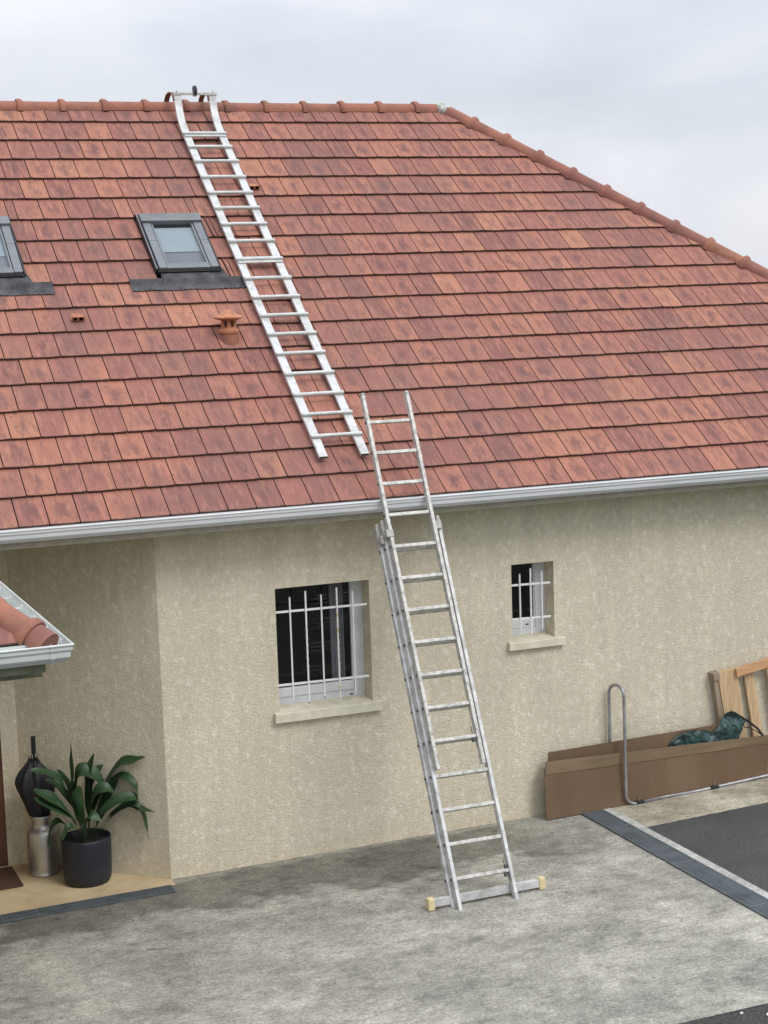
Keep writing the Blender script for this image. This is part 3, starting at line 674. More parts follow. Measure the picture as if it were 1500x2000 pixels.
# skylights -------------------------------------------------------------
def skylight(dx, panel):
    def F(x, s, h): return R(x+dx, s, h)
    a0, a1, s0, s1 = .797, 1.443, 3.565, 4.48
    mb = MB(); H = .085
    # side and bottom cladding: sloping collar around the sash
    for xa, xb in ((a0, a0+.086), (a1-.086, a1)):
        for sa, sb in ((s0, (s0+s1)/2+.02), ((s0+s1)/2+.024, s1-.12)): mb.box((xa, sa, .01), (xb, sb, H), F, bev=.006)
    mb.box((a0+.088, s0+.002, .01), (a1-.088, s0+.068, H-.008), F, bev=.006)
    fr = mb.build('skylight', M_FRAMEL, house)
    mb = MB(); mb.box((a0-.012, s1-.118, .01), (a1+.012, s1+.02, H+.03), F, bev=.012); mb.build('top_cover', M_FRAME, fr)
    mb = MB(); xi0, xi1, si0, si1 = a0+.092, a1-.092, s0+.072, s1-.122
    for xa, xb, sa, sb in ((xi0, xi0+.022, si0, si1), (xi1-.022, xi1, si0, si1), (xi0+.022, xi1-.022, si0, si0+.02)): mb.box((xa, sa, .02), (xb, sb, H-.012), F, bev=.003)
    mb.box((xi0+.022, si1-.03, .02), (xi1-.022, si1, H-.03), F, mi=1)
    mb.build('sash', [M_FRAMEL, M_BLACKR], fr)
    mb = MB(); mb.quad(F(xi0+.02, si0+.018, .06), F(xi1-.02, si0+.018, .06), F(xi1-.02, si1-.01, .06), F(xi0+.02, si1-.01, .06)); mb.build('pane', M_GLASS, fr)
    sm = si0+(si1-si0)*.36
    mb = MB(); mb.box((xi0+.02, sm, .030), (xi1-.02, si1, .036), F); mb.build('blind', M_BLIND, fr)
    mb = MB(); mb.box((xi0+.02, si0, .018), (xi1-.02, sm+.01, .024), F); mb.build('lining', M_BLIND2, fr)
    # black side flashing gutters and gasket
    mb = MB(); mb.box((a0-.036, s0-.012, -.005), (a0-.014, s1+.06, .072), F); mb.box((a1+.014, s0-.012, -.005), (a1+.030, s1+.06, .060), F)
    mb.box((a0-.013, s0-.03, -.005), (a1+.013, s0-.001, .050), F); mb.box((a0-.012, s0-.0, -.012), (a1+.012, s1, .009), F)
    mb.box((a0-.036, s1+.022, .0), (a1+.034, s1+.085, .055), F)
    mb.build('flashing', M_BLACKR, fr)
    mb = MB(); mb.box((a0-.034, s0-.01, .0735), (a0-.020, s1+.05, .079), F); mb.build('flashing_rim', M_FRAME, fr)
    # pleated apron lying on the course below, draped with a wavy edge
    mb = MB(); nx, ny = 70, 8; vs = []
    for j in range(ny+1):
        for i in range(nx+1):
            x = .455+(1.72-.455)*i/nx; v_ = j/ny
            lo = 3.270+.020*noise.noise(Vector((x*5, dx, 0)))+.004*math.sin(i*1.9); hi = 3.455 if x < .80 or x > 1.51 else 3.58
            s = lo+(hi-lo)*v_; u = (s-8*EX)/EX
            h = .026*(1-u)+.006+.004*math.sin(i*2.1)*(1-v_)+.004*noise.noise(Vector((x*12, s*12, 1))) if s < 3.42 else .046+.008*noise.noise(Vector((x*9, s*9, 4)))
            if s >= 3.45: h = .03
            vs.append(F(x, s, h))
    mb.add(vs, [(j*(nx+1)+i, j*(nx+1)+i+1, (j+1)*(nx+1)+i+1, (j+1)*(nx+1)+i) for j in range(ny) for i in range(nx)])
    ap_ = mb.build('apron_flashing', M_APRON, fr, smooth=True)
    return fr
skylight(0, 0); skylight(-2.060, 1)
# right-hand cut tile edges show raised roll joints next to the skylight
mb = MB()
for k in (9, 11):
    for q in (0, 1): 
        xx = 1.545+q*.05; mb.box((xx, k*EX+.0, .018), (xx+.014, (k+1)*EX, .038), lambda x, s, h, k=k: R(x, s, h-.03*((s-k*EX)/EX)), bev=.004)
split_build(mb, 'roof_batten_roll', M_TILE, house)

# roof vents -------------------------------------------------------------
vx, vs_ = 1.262, 2.425; bx, by, bz = R(vx, vs_, -.01)
mb = MB()
mbb = MB(); mbb.lathe([(.091, .072), (.094, .02), (.096, -.15), (.0, -.15)], (bx, by, bz), 40)
mb.lathe([(.005, .145), (.072, .145), (.078, .132), (.086, .128), (.102, .120), (.104, .092), (.094, .078), (.085, .070), (.0, .066)], (bx, by, bz), 40)
vt = mb.build('roof_vent', M_NEWCLAY, house, smooth=45); mbb.build('vent_base', M_RIDGE, vt, smooth=45)
mb = MB()
for k in range(6):
    a = 2*math.pi*(k+.25)/6
    F = lambda x, y, z, a=a: (bx+x*math.cos(a)-y*math.sin(a), by+x*math.sin(a)+y*math.cos(a), bz+z)
    mb.box((.054, -.022, .125), (.078, .022, .215), F, bev=.004)
mb.build('pillar', M_NEWCLAY, vt)
mb = MB(); mb.lathe([(.0, .322), (.015, .320), (.03, .312), (.055, .300), (.09, .278), (.130, .258), (.148, .246), (.148, .234), (.10, .218), (.066, .205), (.0, .205)], (bx, by, bz), 40); mb.build('cowl', M_NEWCLAY, vt, smooth=40)
mb = MB(); mb.lathe([(.0, .13), (.046, .13), (.046, .215), (0, .215)], (bx, by, bz), 20); mb.build('vent_core', M_DARK, vt)
def hood(x, s, k):
    mb = MB(); w = .07
    def F(a, b, h): return R(x+a, s+b, h+.026*(1-(s+b-k*EX)/EX)+.004)
    top_, z1 = .13, .052
    ou = [F(-w, 0, 0), F(w, 0, 0), F(w*.86, 0, z1), F(-w*.86, 0, z1)]; bk = [F(-w*.7, top_, 0), F(w*.7, top_, 0), F(w*.5, top_, .006), F(-w*.5, top_, .006)]
    inn = [F(-w*.72, 0, .006), F(w*.72, 0, .006), F(w*.64, 0, z1-.010), F(-w*.64, 0, z1-.010)]
    ind = [F(-w*.72, .05, .006), F(w*.72, .05, .006), F(w*.64, .05, z1-.022), F(-w*.64, .05, z1-.022)]
    mb.add(ou+bk+inn+ind, [(3, 2, 6, 7), (0, 3, 7, 4), (2, 1, 5, 6), (0, 8, 11, 3), (3, 11, 10, 2), (2, 10, 9, 1), (0, 1, 9, 8)])
    mb.add(inn+ind, [(0, 1, 5, 4), (1, 2, 6, 5), (2, 3, 7, 6), (3, 0, 4, 7), (4, 5, 6, 7)], 1)
    mb.box((-.008, -.002, .004), (.008, .03, z1-.010), F)
    # a fresher tile carries the hood
    mb.box((-.125, -.14, -.001), (.125, .20, .002), lambda a, b, h: R(x+a, s+b, h+.026*(1-(s+b-k*EX)/EX)+.002)) if False else None
    mb.build('vent_tile', [M_NEWCLAY, M_DARK], house)
hood(-.205, 2.81, 7); hood(2.25, 5.045, 13)

# ------------------------------------------------------------------ roof ladder
rl = thing('roof_ladder', 'white aluminium roof ladder hooked over the ridge and lying on the red tiles', 'ladder', R(1.9, .55, .05))
def skew(s): return 1.632+.0085*(s-.55)
HB, HT = .055, .082
BEND = 6.10
# path of the hook section in (y, z), rail centre line
def railpath():
    p = []
    for s in (.545, 2.0, 3.6, 5.0, BEND-.1): q = R(0, s, .068); p.append((q[1], q[2]))
    a = R(0, BEND-.1, .068); A = Vector((a[1], a[2])); B = Vector((4.71, 7.755)); C1 = A+Vector((CP, SP_))*.24; C2 = B+Vector((-.01, -.26))
    for i in range(1, 11):
        t = i/10; q = A*(1-t)**3+C1*3*t*(1-t)**2+C2*3*t*t*(1-t)+B*t**3; p.append((q.x, q.y))
    return p
RP = railpath()
RWD = .083
for side in (0, 1):
    mb = MB(); vs = []
    n = len(RP)
    for i, (y, z) in enumerate(RP):
        d = Vector(RP[min(i+1, n-1)])-Vector(RP[max(i-1, 0)]); d.normalize(); nr = Vector((-d.y, d.x))
        s = (y-YE)/CP; xl = skew(min(s, 6.5)) + (0 if side == 0 else .505-RWD)
        if i == 0: pass
        for (a, b) in ((0, -1), (RWD, -1), (RWD, 1), (0, 1)): vs.append((xl+a, y+nr.x*.014*b, z+nr.y*.014*b))
    mb.add(vs, [(i*4+q, i*4+(q+1) % 4, i*4+4+(q+1) % 4, i*4+4+q) for i in range(n-1) for q in range(4)] + [(n*4-4, n*4-3, n*4-2, n*4-1)])
    # open dark box end
    rail = mb.build('rail', M_ALURW, rl)
    mb = MB(); x0 = skew(.55)+(0 if side == 0 else .505-RWD)
    mb.box((x0+.006, .5455, .058), (x0+RWD-.006, .56, .078), R); mb.build('rail_end', M_HOLE, rail)
    # brown hook arc over the ridge
    mb = MB(); xh = skew(6.5)+(0.0 if side == 0 else .505-RWD); c0 = Vector((4.925, 7.685)); n = 14; vs = []
    for i in range(n+1):
        a = math.pi*(1.02-1.12*i/n)
        for rr_ in (.215, .190):
            for w_ in (-.012, .045): vs.append((xh+w_, c0.x+rr_*math.cos(a), c0.y+rr_*math.sin(a)*.55 + (0 if i < 9 else -.0*(i-8))))
    mb.add(vs, [f for i in range(n) for f in ((i*4, i*4+1, i*4+5, i*4+4), (i*4+1, i*4+3, i*4+7, i*4+5), (i*4+3, i*4+2, i*4+6, i*4+7), (i*4+2, i*4, i*4+4, i*4+6))]+[(0, 1, 3, 2), (n*4, n*4+1, n*4+3, n*4+2)])
    mb.build('ridge_hook', M_RHOOK if 'M_RHOOK' in globals() else M_DOOR, rl)
RS = [6.10, 5.82, 5.525, 5.21, 4.90, 4.607, 4.303, 3.99, 3.665, 3.328, 3.004, 2.698, 2.389, 2.078, 1.76, 1.444, 1.147, .83]
for i, s in enumerate(RS):
    mb = MB(); xa = skew(s)-.008; xb = xa+.521; s_ = s-.02
    mb.box((xa, s_-.013, .083), (xb, s_+.017, .112), R, bev=.004)
    if i in (0, 8): mb.box((xa+.012, s_-.052, .083), (xb-.012, s_-.016, .098), R, bev=.003)
    if i == 8: mb.box((xa+.06, s_+.019, .084), (xb-.10, s_+.05, .100), R, bev=.003)
    # bright tread strip on the rung, bolts at both ends
    mb.box((xa+.004, s_-.006, .1125), (xb-.004, s_+.0165, .116), R, mi=1)
    for xx in (xa+.045, xb-.045):
        mb.lathe([(0, .008), (.006, .008), (.008, .003), (.008, 0)], n=8, F=lambda a, b, h, xx=xx: R(xx+a, s_+.024+b, .096+h-.010), mi=2)
    mb.build('rung', [M_ALUG, M_ALURW, M_HOLE], rl)
mb = MB(); yb, zb = 4.70, 7.762; xa = skew(6.5)-.012
mb.box((xa, yb-.014, zb-.016), (xa+.53, yb+.014, zb+.014), bev=.003); mb.build('top_bar', M_ALUG, rl)
mb = MB()
for xx in (xa+.04, xa+.48): mb.tube([(xx, yb, zb+.013), (xx, yb, zb+.032)], .006, 8)
split_build(mb, 'bolt', M_HOLE, rl)
mb = MB(); xw = 1.93
def FW(a, b, h): return (xw+h, yb+.0+a, zb+.035+b)
mb.lathe([(.0, -.014), (.022, -.014), (.024, -.018), (.055, -.016), (.060, -.008), (.060, .008), (.055, .016), (.024, .018), (.022, .014), (0, .014)], n=28, F=FW)
whl = mb.build('wheel', M_BLACKR, rl, smooth=40)
mb = MB(); mb.box((xw-.022, yb-.02, zb-.03), (xw+.022, yb+.02, zb-.017), bev=.003); mb.box((xw+.019, yb-.012, zb-.03), (xw+.024, yb+.012, zb+.045), bev=.002); mb.box((xw-.024, yb-.012, zb-.03), (xw-.019, yb+.012, zb+.045), bev=.002)
mb.build('wheel_bracket', M_ALUG, whl)

# ------------------------------------------------------------------ extension ladder
el = thing('extension_ladder', 'long aluminium extension ladder leaning on the gutter with yellow feet on the concrete', 'ladder', (2.34, -2.05, .035))
UD = Vector((0, .44, 1)).normalized(); NF = Vector((0, -1, .44)).normalized(); O_ = Vector((0, -2.14, 0))
def LD(x, s, n): 
    p = O_+UD*s+NF*n; return (x-.012*s, p.y, p.z)
def section(xl, xr, s0, s1, nf, mt, rung_s, w=.034, dp=.062, capcol=None):
    for q, (a, b) in enumerate(((xl, xl+w), (xr-w, xr))):
        mb = MB(); mb.box((a, s0, nf-dp), (b, s1, nf), LD, bev=.004)
        for z_ in (.25, .60): mb.box((a-.003 if q == 0 else b+.0002, s0+.01, nf-dp*(z_+.13)), (a-.0002 if q == 0 else b+.003, s1-.02, nf-dp*z_), LD)
        mb.box((b+.0002 if q == 0 else a-.003, s0+.01, nf-dp*.60), (b+.003 if q == 0 else a-.0002, s1-.02, nf-dp*.40), LD)
        for s in rung_s:
            x_ = a-.003 if q == 0 else b+.003; d_ = -1 if q == 0 else 1
            mb.lathe([(0, .009), (.009, .008), (.014, .004), (.014, 0)], n=10, F=lambda u, v, h, s=s, x_=x_, d_=d_: LD(x_+d_*h, s+u, nf-dp*.5+v), mi=1)
        mb.build('rail', [mt, M_HOLE], el)
    for s in rung_s:
        mb = MB(); mb.box((xl+w, s-.0155, nf-dp*.5-.0165), (xr-w, s+.0155, nf-dp*.5+.0165), LD, bev=.005)
        # serrated tread ribs
        for j in range(3): mb.box((xl+w+.004, s+.0155, nf-dp*.5-.011+j*.0085), (xr-w-.004, s+.018, nf-dp*.5-.007+j*.0085), LD)
        mb.build('rung', M_ALUW, el)
SP = .3045; base = 1.556
FL = (2.075, 2.556); ML = (2.046, 2.632); RLx = (2.016, 2.660)
section(FL[0], FL[1], 1.30, 4.868, 0, M_ALUW, [base+SP*i for i in range(11)])
section(ML[0], ML[1], .035, 3.625, -.070, M_ALU, [base+SP*i for i in range(-4, 7)])
section(RLx[0], RLx[1], .085, 3.615, -.140, M_ALU, [base+SP*i for i in range(-4, 7)])
# cream guide brackets at the tops of the two lower sections
mb = MB()
mb.box((ML[0]-.006, 3.50, -.135), (ML[0]+.040, 3.66, -.066), LD, bev=.006); mb.box((ML[0]-.004, 3.47, -.066), (FL[0]+.040, 3.545, .008), LD, bev=.006)
mb.box((RLx[0]-.008, 3.46, -.207), (RLx[0]+.040, 3.645, -.138), LD, bev=.006); mb.box((RLx[0]-.006, 3.43, -.138), (ML[0]-.0065, 3.51, -.070), LD, bev=.006)
mb.box((ML[1]-.038, 3.54, -.135), (ML[1]+.004, 3.66, -.067), LD, bev=.012); mb.box((FL[1]-.0, 3.52, -.066), (ML[1]-.006, 3.60, -.035), LD, bev=.006)
mb.box((RLx[1]-.036, 3.46, -.207), (RLx[1]+.008, 3.645, -.138), LD, bev=.006)
split_build(mb, 'guide_bracket', M_BRACK, el)
mb = MB()
for a in (FL[0], FL[1]-.034): mb.box((a-.003, 4.862, -.064), (a+.037, 4.895, .002), LD, bev=.012)
split_build(mb, 'end_cap', M_BRACK, el)
mb = MB()
mb.box((ML[1]-.034-.03, base-SP*4+.014, -.115), (ML[1]-.037, base-SP*4+.05, -.09), LD); mb.box((ML[1]-.066, base-SP*4+.03, -.10), (ML[1]-.060, base-SP*4+.10, -.094), LD)
mb.box((ML[1]-.075, base-SP*4-.05, -.12), (ML[1]-.037, base-SP*4-.018, -.085), LD); mb.box((FL[1]-.075, base-.05, -.05), (FL[1]-.037, base-.018, -.015), LD); mb.box((FL[1]-.066, base+.02, -.03), (FL[1]-.060, base+.09, -.024), LD)
split_build(mb, 'latch', M_HOLE, el)
mb = MB()
for (xr_) in (ML, ): 
    mb.box((xr_[0], .0, -.132), (xr_[0]+.034, .034, -.071), LD, bev=.004); mb.box((xr_[1]-.034, .0, -.132), (xr_[1], .034, -.071), LD, bev=.004)
split_build(mb, 'foot', M_BRACK, el)
yb = -1.915
zl, zr = gz(1.80)+.012, gz(2.93)+.012
def FB(x, y, z): return (x, yb+y, z+zl+(x-1.80)/(1.13)*(zr-zl))
mb = MB(); mb.box((1.84, -.022, .012), (2.90, .022, .084), FB, bev=.004); mb.build('stabiliser_bar', M_ALU, el)
for x0 in (1.80, 2.885):
    mb = MB(); mb.box((x0, -.034, -.012), (x0+.062, .034, .098), FB, bev=.010); mb.build('foot', M_YELLOW, el)

# ------------------------------------------------------------------ potted aspidistra
px, py = -.715, .345; gz0 = .004-.012
pp = thing('potted_plant', 'leafy dark green plant in a round navy pot on the porch floor', 'potted plant', (px, py, gz0))
mb = MB(); mb.lathe([(0, 0), (.18, 0), (.205, .012), (.222, .05), (.228, .12), (.235, .41), (.237, .435), (.231, .444), (.221, .442), (.215, .43), (.213, .37), (0, .37)], (px, py, gz0), 56); mb.build('pot', M_POT, pp, smooth=50)
mb = MB(); nr_ = 10
vs = [(px, py, gz0+.40)]
for r in range(1, 6):
    for k in range(30):
        a = 2*math.pi*k/30; vs.append((px+.214*r/5*math.cos(a), py+.214*r/5*math.sin(a), gz0+.39+.012*noise.noise(Vector((r*1.3, k*.7, 2)))))
fs = [(0, 1+k, 1+(k+1) % 30) for k in range(30)]+[(1+(r-1)*30+k, 1+(r-1)*30+(k+1) % 30, 1+r*30+(k+1) % 30, 1+r*30+k) for r in range(1, 5) for k in range(30)]
mb.add(vs, fs); mb.build('soil', M_SOIL, pp, smooth=True)
def interp(x, t):
    for (a, b), (c, d) in zip(t[:-1], t[1:]):
        if x <= c: return b+(d-b)*(x-a)/(c-a)
    return t[-1][1]
def leaf(bo, ctrl, wmax, stem=.25, roll=0.0, tip=1.0):
    """bo base offset (x,y); ctrl list of relative points (x,y,z above soil) - Catmull path; blade starts at fraction stem"""
    P = [Vector((px+bo[0], py+bo[1], gz0+.36))]+[Vector((px+c[0], py+c[1], gz0+.40+c[2])) for c in ctrl]
    def cr_(p0, p1, p2, p3, t): return .5*((2*p1)+(p2-p0)*t+(2*p0-5*p1+4*p2-p3)*t*t+(3*p1-p0-3*p2+p3)*t**3)
    Q = []
    for i in range(len(P)-1):
        p0 = P[max(i-1, 0)]; p3 = P[min(i+2, len(P)-1)]
        for k in range(8): Q.append(cr_(p0, P[i], P[i+1], p3, k/8))
    Q.append(P[-1]); n = len(Q)-1
    out = Vector((ctrl[-1][0]-bo[0], ctrl[-1][1]-bo[1], 0)); 
    if out.length < .05: out = Vector((1, -.3, 0))
    out.normalize(); side = Vector((-out.y, out.x, 0))
    side = (Matrix.Rotation(roll, 3, out) @ side)
    vs = []
    for i, q in enumerate(Q):
        t = i/n; T = (Q[min(i+1, n)]-Q[max(i-1, 0)]).normalized()
        sd_ = (side-T*side.dot(T)).normalized(); nm = T.cross(sd_)
        b = (t-stem)/(1-stem)
        w = .004 if b <= 0 else max(.004, wmax*(math.sin(math.pi*min(1, b**.8))**.75))*(1 if b < .98 else .3)
        fold = .28
        for a in (-1, -.5, 0, .5, 1): vs.append(q+sd_*(w*a)+nm*(abs(a)*w*fold + (.006*math.sin(t*17+a*2) if abs(a) == 1 and b > 0 else 0)))
    lf = MB(); lf.add(vs, [(i*5+k, i*5+k+1, i*5+6+k, i*5+5+k) for i in range(n) for k in range(4)])
    o = lf.build('leaf', M_LEAF, pp, smooth=True)
LV = [  # (base), control points x,y,z, width
 ((-.02, .0), [(-.07, .02, .30), (-.10, .02, .62), (-.085, .0, .93)], .058, .35, 1.2),
 ((.0, .02), [(-.05, .05, .30), (-.02, .03, .62), (.10, .0, .60), (.22, -.04, .42)], .085, .3, -.4),
 ((-.03, .0), [(-.10, -.04, .30), (-.20, -.05, .58), (-.34, -.06, .70), (-.47, -.06, .74)], .052, .3, .3),
 ((-.03, -.02), [(-.12, -.08, .22), (-.26, -.10, .42), (-.40, -.10, .52), (-.45, -.10, .57)], .072, .25, .2),
 ((-.03, -.03), [(-.10, -.10, .20), (-.22, -.14, .34), (-.36, -.14, .42), (-.46, -.14, .50)], .066, .3, -.2),
 ((.03, .0), [(.12, -.0, .22), (.20, -.0, .48), (.32, -.02, .68), (.44, -.02, .73), (.60, -.02, .77)], .055, .28, .4),
 ((.04, .0), [(.14, .02, .20), (.24, .0, .44), (.32, .0, .60)], .078, .3, .9),
 ((.03, .02), [(.14, .06, .26), (.30, .05, .56), (.42, .03, .50), (.46, .02, .34)], .040, .35, 0),
 ((.04, -.02), [(.18, -.06, .16), (.34, -.08, .30), (.47, -.09, .30), (.56, -.09, .12), (.585, -.09, .0)], .034, .25, 0),
 ((.05, .0), [(.20, .0, .18), (.36, .0, .30), (.50, .0, .28), (.68, .0, .26)], .032, .3, 0),
 ((.02, -.04), [(.10, -.12, .22), (.22, -.16, .36), (.38, -.18, .40), (.47, -.18, .36)], .058, .3, 0),
 ((-.04, -.05), [(-.10, -.14, .14), (-.18, -.17, .20), (-.24, -.17, .08)], .030, .3, 0),
 ((.0, -.05), [(-.02, -.12, .16), (.02, -.18, .28), (.10, -.22, .22)], .050, .25, 0),
 ((.02, .03), [(.06, .08, .30), (.10, .10, .55), (.20, .10, .66)], .062, .3, .8),
 ((-.01, .03), [(-.06, .1, .28), (-.12, .12, .52), (-.20, .12, .66)], .055, .3, .6),
 ((.0, -.02), [(.02, -.06, .2), (.07, -.10, .42), (.16, -.12, .50), (.24, -.14, .44)], .066, .3, .1),
 ((-.02, -.02), [(-.05, -.05, .2), (-.08, -.09, .40), (-.05, -.12, .55)], .060, .35, 1.0),
 ((-.05, .02), [(-.14, .02, .12), (-.24, .0, .22), (-.31, .0, .12), (-.33, .0, -.02)], .028, .3, 0),
 ((.0, .0), [(.05, -.05, .22), (.12, -.07, .40), (.16, -.1, .52)], .070, .2, .9),
]
LV += [((-.02, .02), [(-.08, .06, .28), (-.20, .08, .50), (-.32, .08, .60)], .050, .3, .5),
 ((.02, .0), [(.06, .02, .30), (.06, .03, .60), (.12, .02, .80)], .050, .3, .8)]
for b_, c_, w_, st_, ro_ in LV:
    ox = c_[-1][0]-b_[0]
    c_ = [((x*1.10 if 0 < x < .4 else .44+(x-.4)*.55 if x > 0 else x*1.06), y, z*1.03) for x, y, z in c_]
    c_ = [(x, min(y, .30-x), z) for x, y, z in c_]         # the blades bend clear of the slanting wall
    leaf(b_, c_, w_*1.02+.004, st_*.8, (1 if ox > 0 else -1)*max(abs(ro_), .62))

# ------------------------------------------------------------------ milk churn and umbrella
chx, chy, chz = -1.04, .79, .004-.017
mb = MB(); mb.lathe([(0, .0), (.132, .0), (.146, .006), (.148, .02), (.143, .03), (.146, .06), (.148, .40), (.142, .428), (.120, .447), (.100, .465), (.091, .485), (.092, .505), (.101, .555), (.104, .575), (.101, .582), (.095, .578), (.084, .51), (.083, .45), (0, .42)], (chx, chy, chz), 48)
ch = mb.build('milk_churn', M_CHURN, None, smooth=50); tag(ch, 'dented silver metal milk churn used as umbrella stand beside the navy pot', 'milk churn')
um = thing('umbrella', 'folded black umbrella standing handle up in the silver churn', 'umbrella', (chx, chy, chz+.40))
mb = MB(); n = 48; m_ = 14; vs = []
tilt = Vector((.02, .0, 1)).normalized()
for j in range(m_+1):
    t = j/m_; z = .40+.72*t
    rb = .84*float(interp(z, [(.40, .060), (.56, .082), (.62, .115), (.78, .150), (.92, .172), (1.0, .150), (1.07, .085), (1.12, .045)]))
    for k in range(n):
        a = 2*math.pi*k/n; f = 1+.16*math.sin(a*8+t*2.0)+.10*noise.noise(Vector((math.cos(a)*2, math.sin(a)*2, t*4)))
        rj = rb*f*(1+.10*math.sin(a*3+t*5)); 
        vs.append((chx-.03*t-.015+rj*math.cos(a)*1.12, chy+rj*math.sin(a)*.8, chz+z+(.03*math.sin(a*8) if t > .95 else 0)))
mb.add(vs, [(j*n+k, j*n+(k+1) % n, (j+1)*n+(k+1) % n, (j+1)*n+k) for j in range(m_) for k in range(n)]+[tuple(m_*n+k for k in range(n))])
mb.build('canopy', M_BLACKF, um, smooth=60)
mb = MB()
for k in range(8):
    a = 2*math.pi*k/8+.2; mb.tube([(chx-.045+.030*math.cos(a), chy+.03*math.sin(a), chz+1.05), (chx-.045+.042*math.cos(a), chy+.042*math.sin(a), chz+1.16)], .005, 6)
split_build(mb, 'rib_tip', M_BLACKF, um)
mb = MB(); mb.tube([(chx-.04, chy, chz+1.05), (chx-.037, chy, chz+1.19)], .010, 10); mb.tube([(chx-.037, chy, chz+1.18), (chx-.034, chy, chz+1.35)], .022, 14); mb.build('handle', M_BLACKF, um)

# ------------------------------------------------------------------ doormat
mb = MB(); z0 = -.016
mb.add([(-1.305, 1.10, z0), (-1.30, .50, z0), (-2.2, .50, z0-.01), (-2.2, 1.10, z0-.01), (-1.30, 1.10, z0+.016), (-1.295, .50, z0+.016), (-2.2, .50, z0+.006), (-2.2, 1.10, z0+.006)], [(0, 1, 2, 3), (4, 5, 6, 7), (0, 1, 5, 4), (1, 2, 6, 5), (2, 3, 7, 6), (3, 0, 4, 7)])
tag(mb.build('doormat', M_MAT), 'dark brown doormat lying before the porch door', 'doormat')

# ------------------------------------------------------------------ drains
def drain(pts, w, name_label, cells, dirx):
    d = thing('drain_channel', name_label, 'drain', pts[0], 'slotted drains let into the concrete')
    for i in range(len(pts)-1):
        A, B = Vector(pts[i]), Vector(pts[i+1]); d_ = (B-A); ln = d_.length; d_.normalize(); sd_ = Vector((-d_.y, d_.x, 0)).normalized()*dirx
        F = lambda a, b, h, A=A, d_=d_, sd_=sd_: tuple(A+d_*a+sd_*b+Vector((0, 0, h)))
        mb = MB(); g_ = .004
        mb.box((g_, 0, 0), (ln-g_, .014, .012), F); mb.box((g_, w-.014, 0), (ln-g_, w, .012), F)
        n = int(ln/.022)
        for k in range(n): mb.box((g_+.001+(ln-2*g_-.014)*k/(n-1), .0145, .002), (g_+.013+(ln-2*g_-.014)*k/(n-1), w-.0145, .0105), F)
        for b_ in (w*.33, w*.66): mb.box((g_, b_-.005, .001), (ln-g_, b_+.005, .0098), F)
        mb.box((0, 0, -.0), (g_*.9, w, .011), F, mi=1)
        gr = mb.build('grate', [M_DRAIN, M_DRAINL], d)
        mb = MB(); mb.quad(F(0, .0, .0015), F(ln, .0, .0015), F(ln, w, .0015), F(0, w, .0015)); mb.build('channel_bed', mat('channel_bed', (.03, .036, .04), .9), d)
    return d
drain([(4.235, y, gz(4.235)+.006) for y in (-.08, -.76, -1.97, -3.22, -4.42, -4.90)], .255, 'grey slotted drain running from the cardboard box down beside the dark asphalt', 0, 1)
drain([(x, -.365+.012*(x+.05)*.0, gz(x)+.006) for x in (-.05, -1.31, -2.3)], .185, 'grey slotted drain along the edge of the yellow porch floor', 0, -1)

# ------------------------------------------------------------------ cardboard box against the wall
bx_ = thing('cardboard_box', 'long flat brown cardboard box leaning on the wall behind the tube rack', 'cardboard box', (3.87, -.13, .06))
def panel(mb, A, B, C, Dd, th=.008, nx=24, nz=4, amp=.006, sd=0):
    A, B, C, Dd = map(Vector, (A, B, C, Dd)); nrm = (B-A).cross(Dd-A).normalized(); vs = []
    for L_ in (0, 1):
        for j in range(nz+1):
            for i in range(nx+1):
                u, v = i/nx, j/nz; p = (A*(1-u)+B*u)*(1-v)+(Dd*(1-u)+C*u)*v
                p = p+nrm*(L_*th+amp*noise.noise(Vector((u*6+sd, v*2, sd)))); vs.append(p)
    q = nx+1; o = q*(nz+1); fs = []
    for j in range(nz):
        for i in range(nx): a = j*q+i; fs += [(a, a+1, a+q+1, a+q), (o+a, o+a+q, o+a+q+1, o+a+1)]
    for i in range(nx): fs += [(i, o+i, o+i+1, i+1), (nz*q+i, nz*q+i+1, o+nz*q+i+1, o+nz*q+i)]
    for j in range(nz): fs += [(j*q, j*q+q, o+j*q+q, o+j*q), (j*q+nx, o+j*q+nx, o+j*q+q+nx, j*q+q+nx)]
    mb.add(vs, fs)
mb = MB(); panel(mb, (3.845, -.205, .068), (6.47, -.215, .135), (6.51, -.178, .512), (3.845, -.178, .530), sd=1); mb.build('front_panel', M_CARD, bx_)
mb = MB(); panel(mb, (3.853, -.184, .532), (6.60, -.184, .512), (6.66, -.200, .607), (3.856, -.190, .666), sd=5, amp=.004); mb.build('flap', M_CARDL, bx_)
mb = MB(); panel(mb, (3.905, -.138, .09), (6.03, -.138, .13), (6.03, -.130, .785), (3.915, -.130, .743), sd=9, amp=.002); mb.build('back_panel', M_CARD, bx_)
mb = MB(); panel(mb, (3.85, -.202, .075), (3.90, -.14, .085), (3.91, -.134, .67), (3.852, -.178, .60), nx=4, sd=12, amp=.002)
panel(mb, (3.89, -.20, .078), (6.46, -.21, .142), (6.46, -.14, .15), (3.905, -.14, .092), sd=14, amp=.002); mb.build('side_panel', M_CARD, bx_)

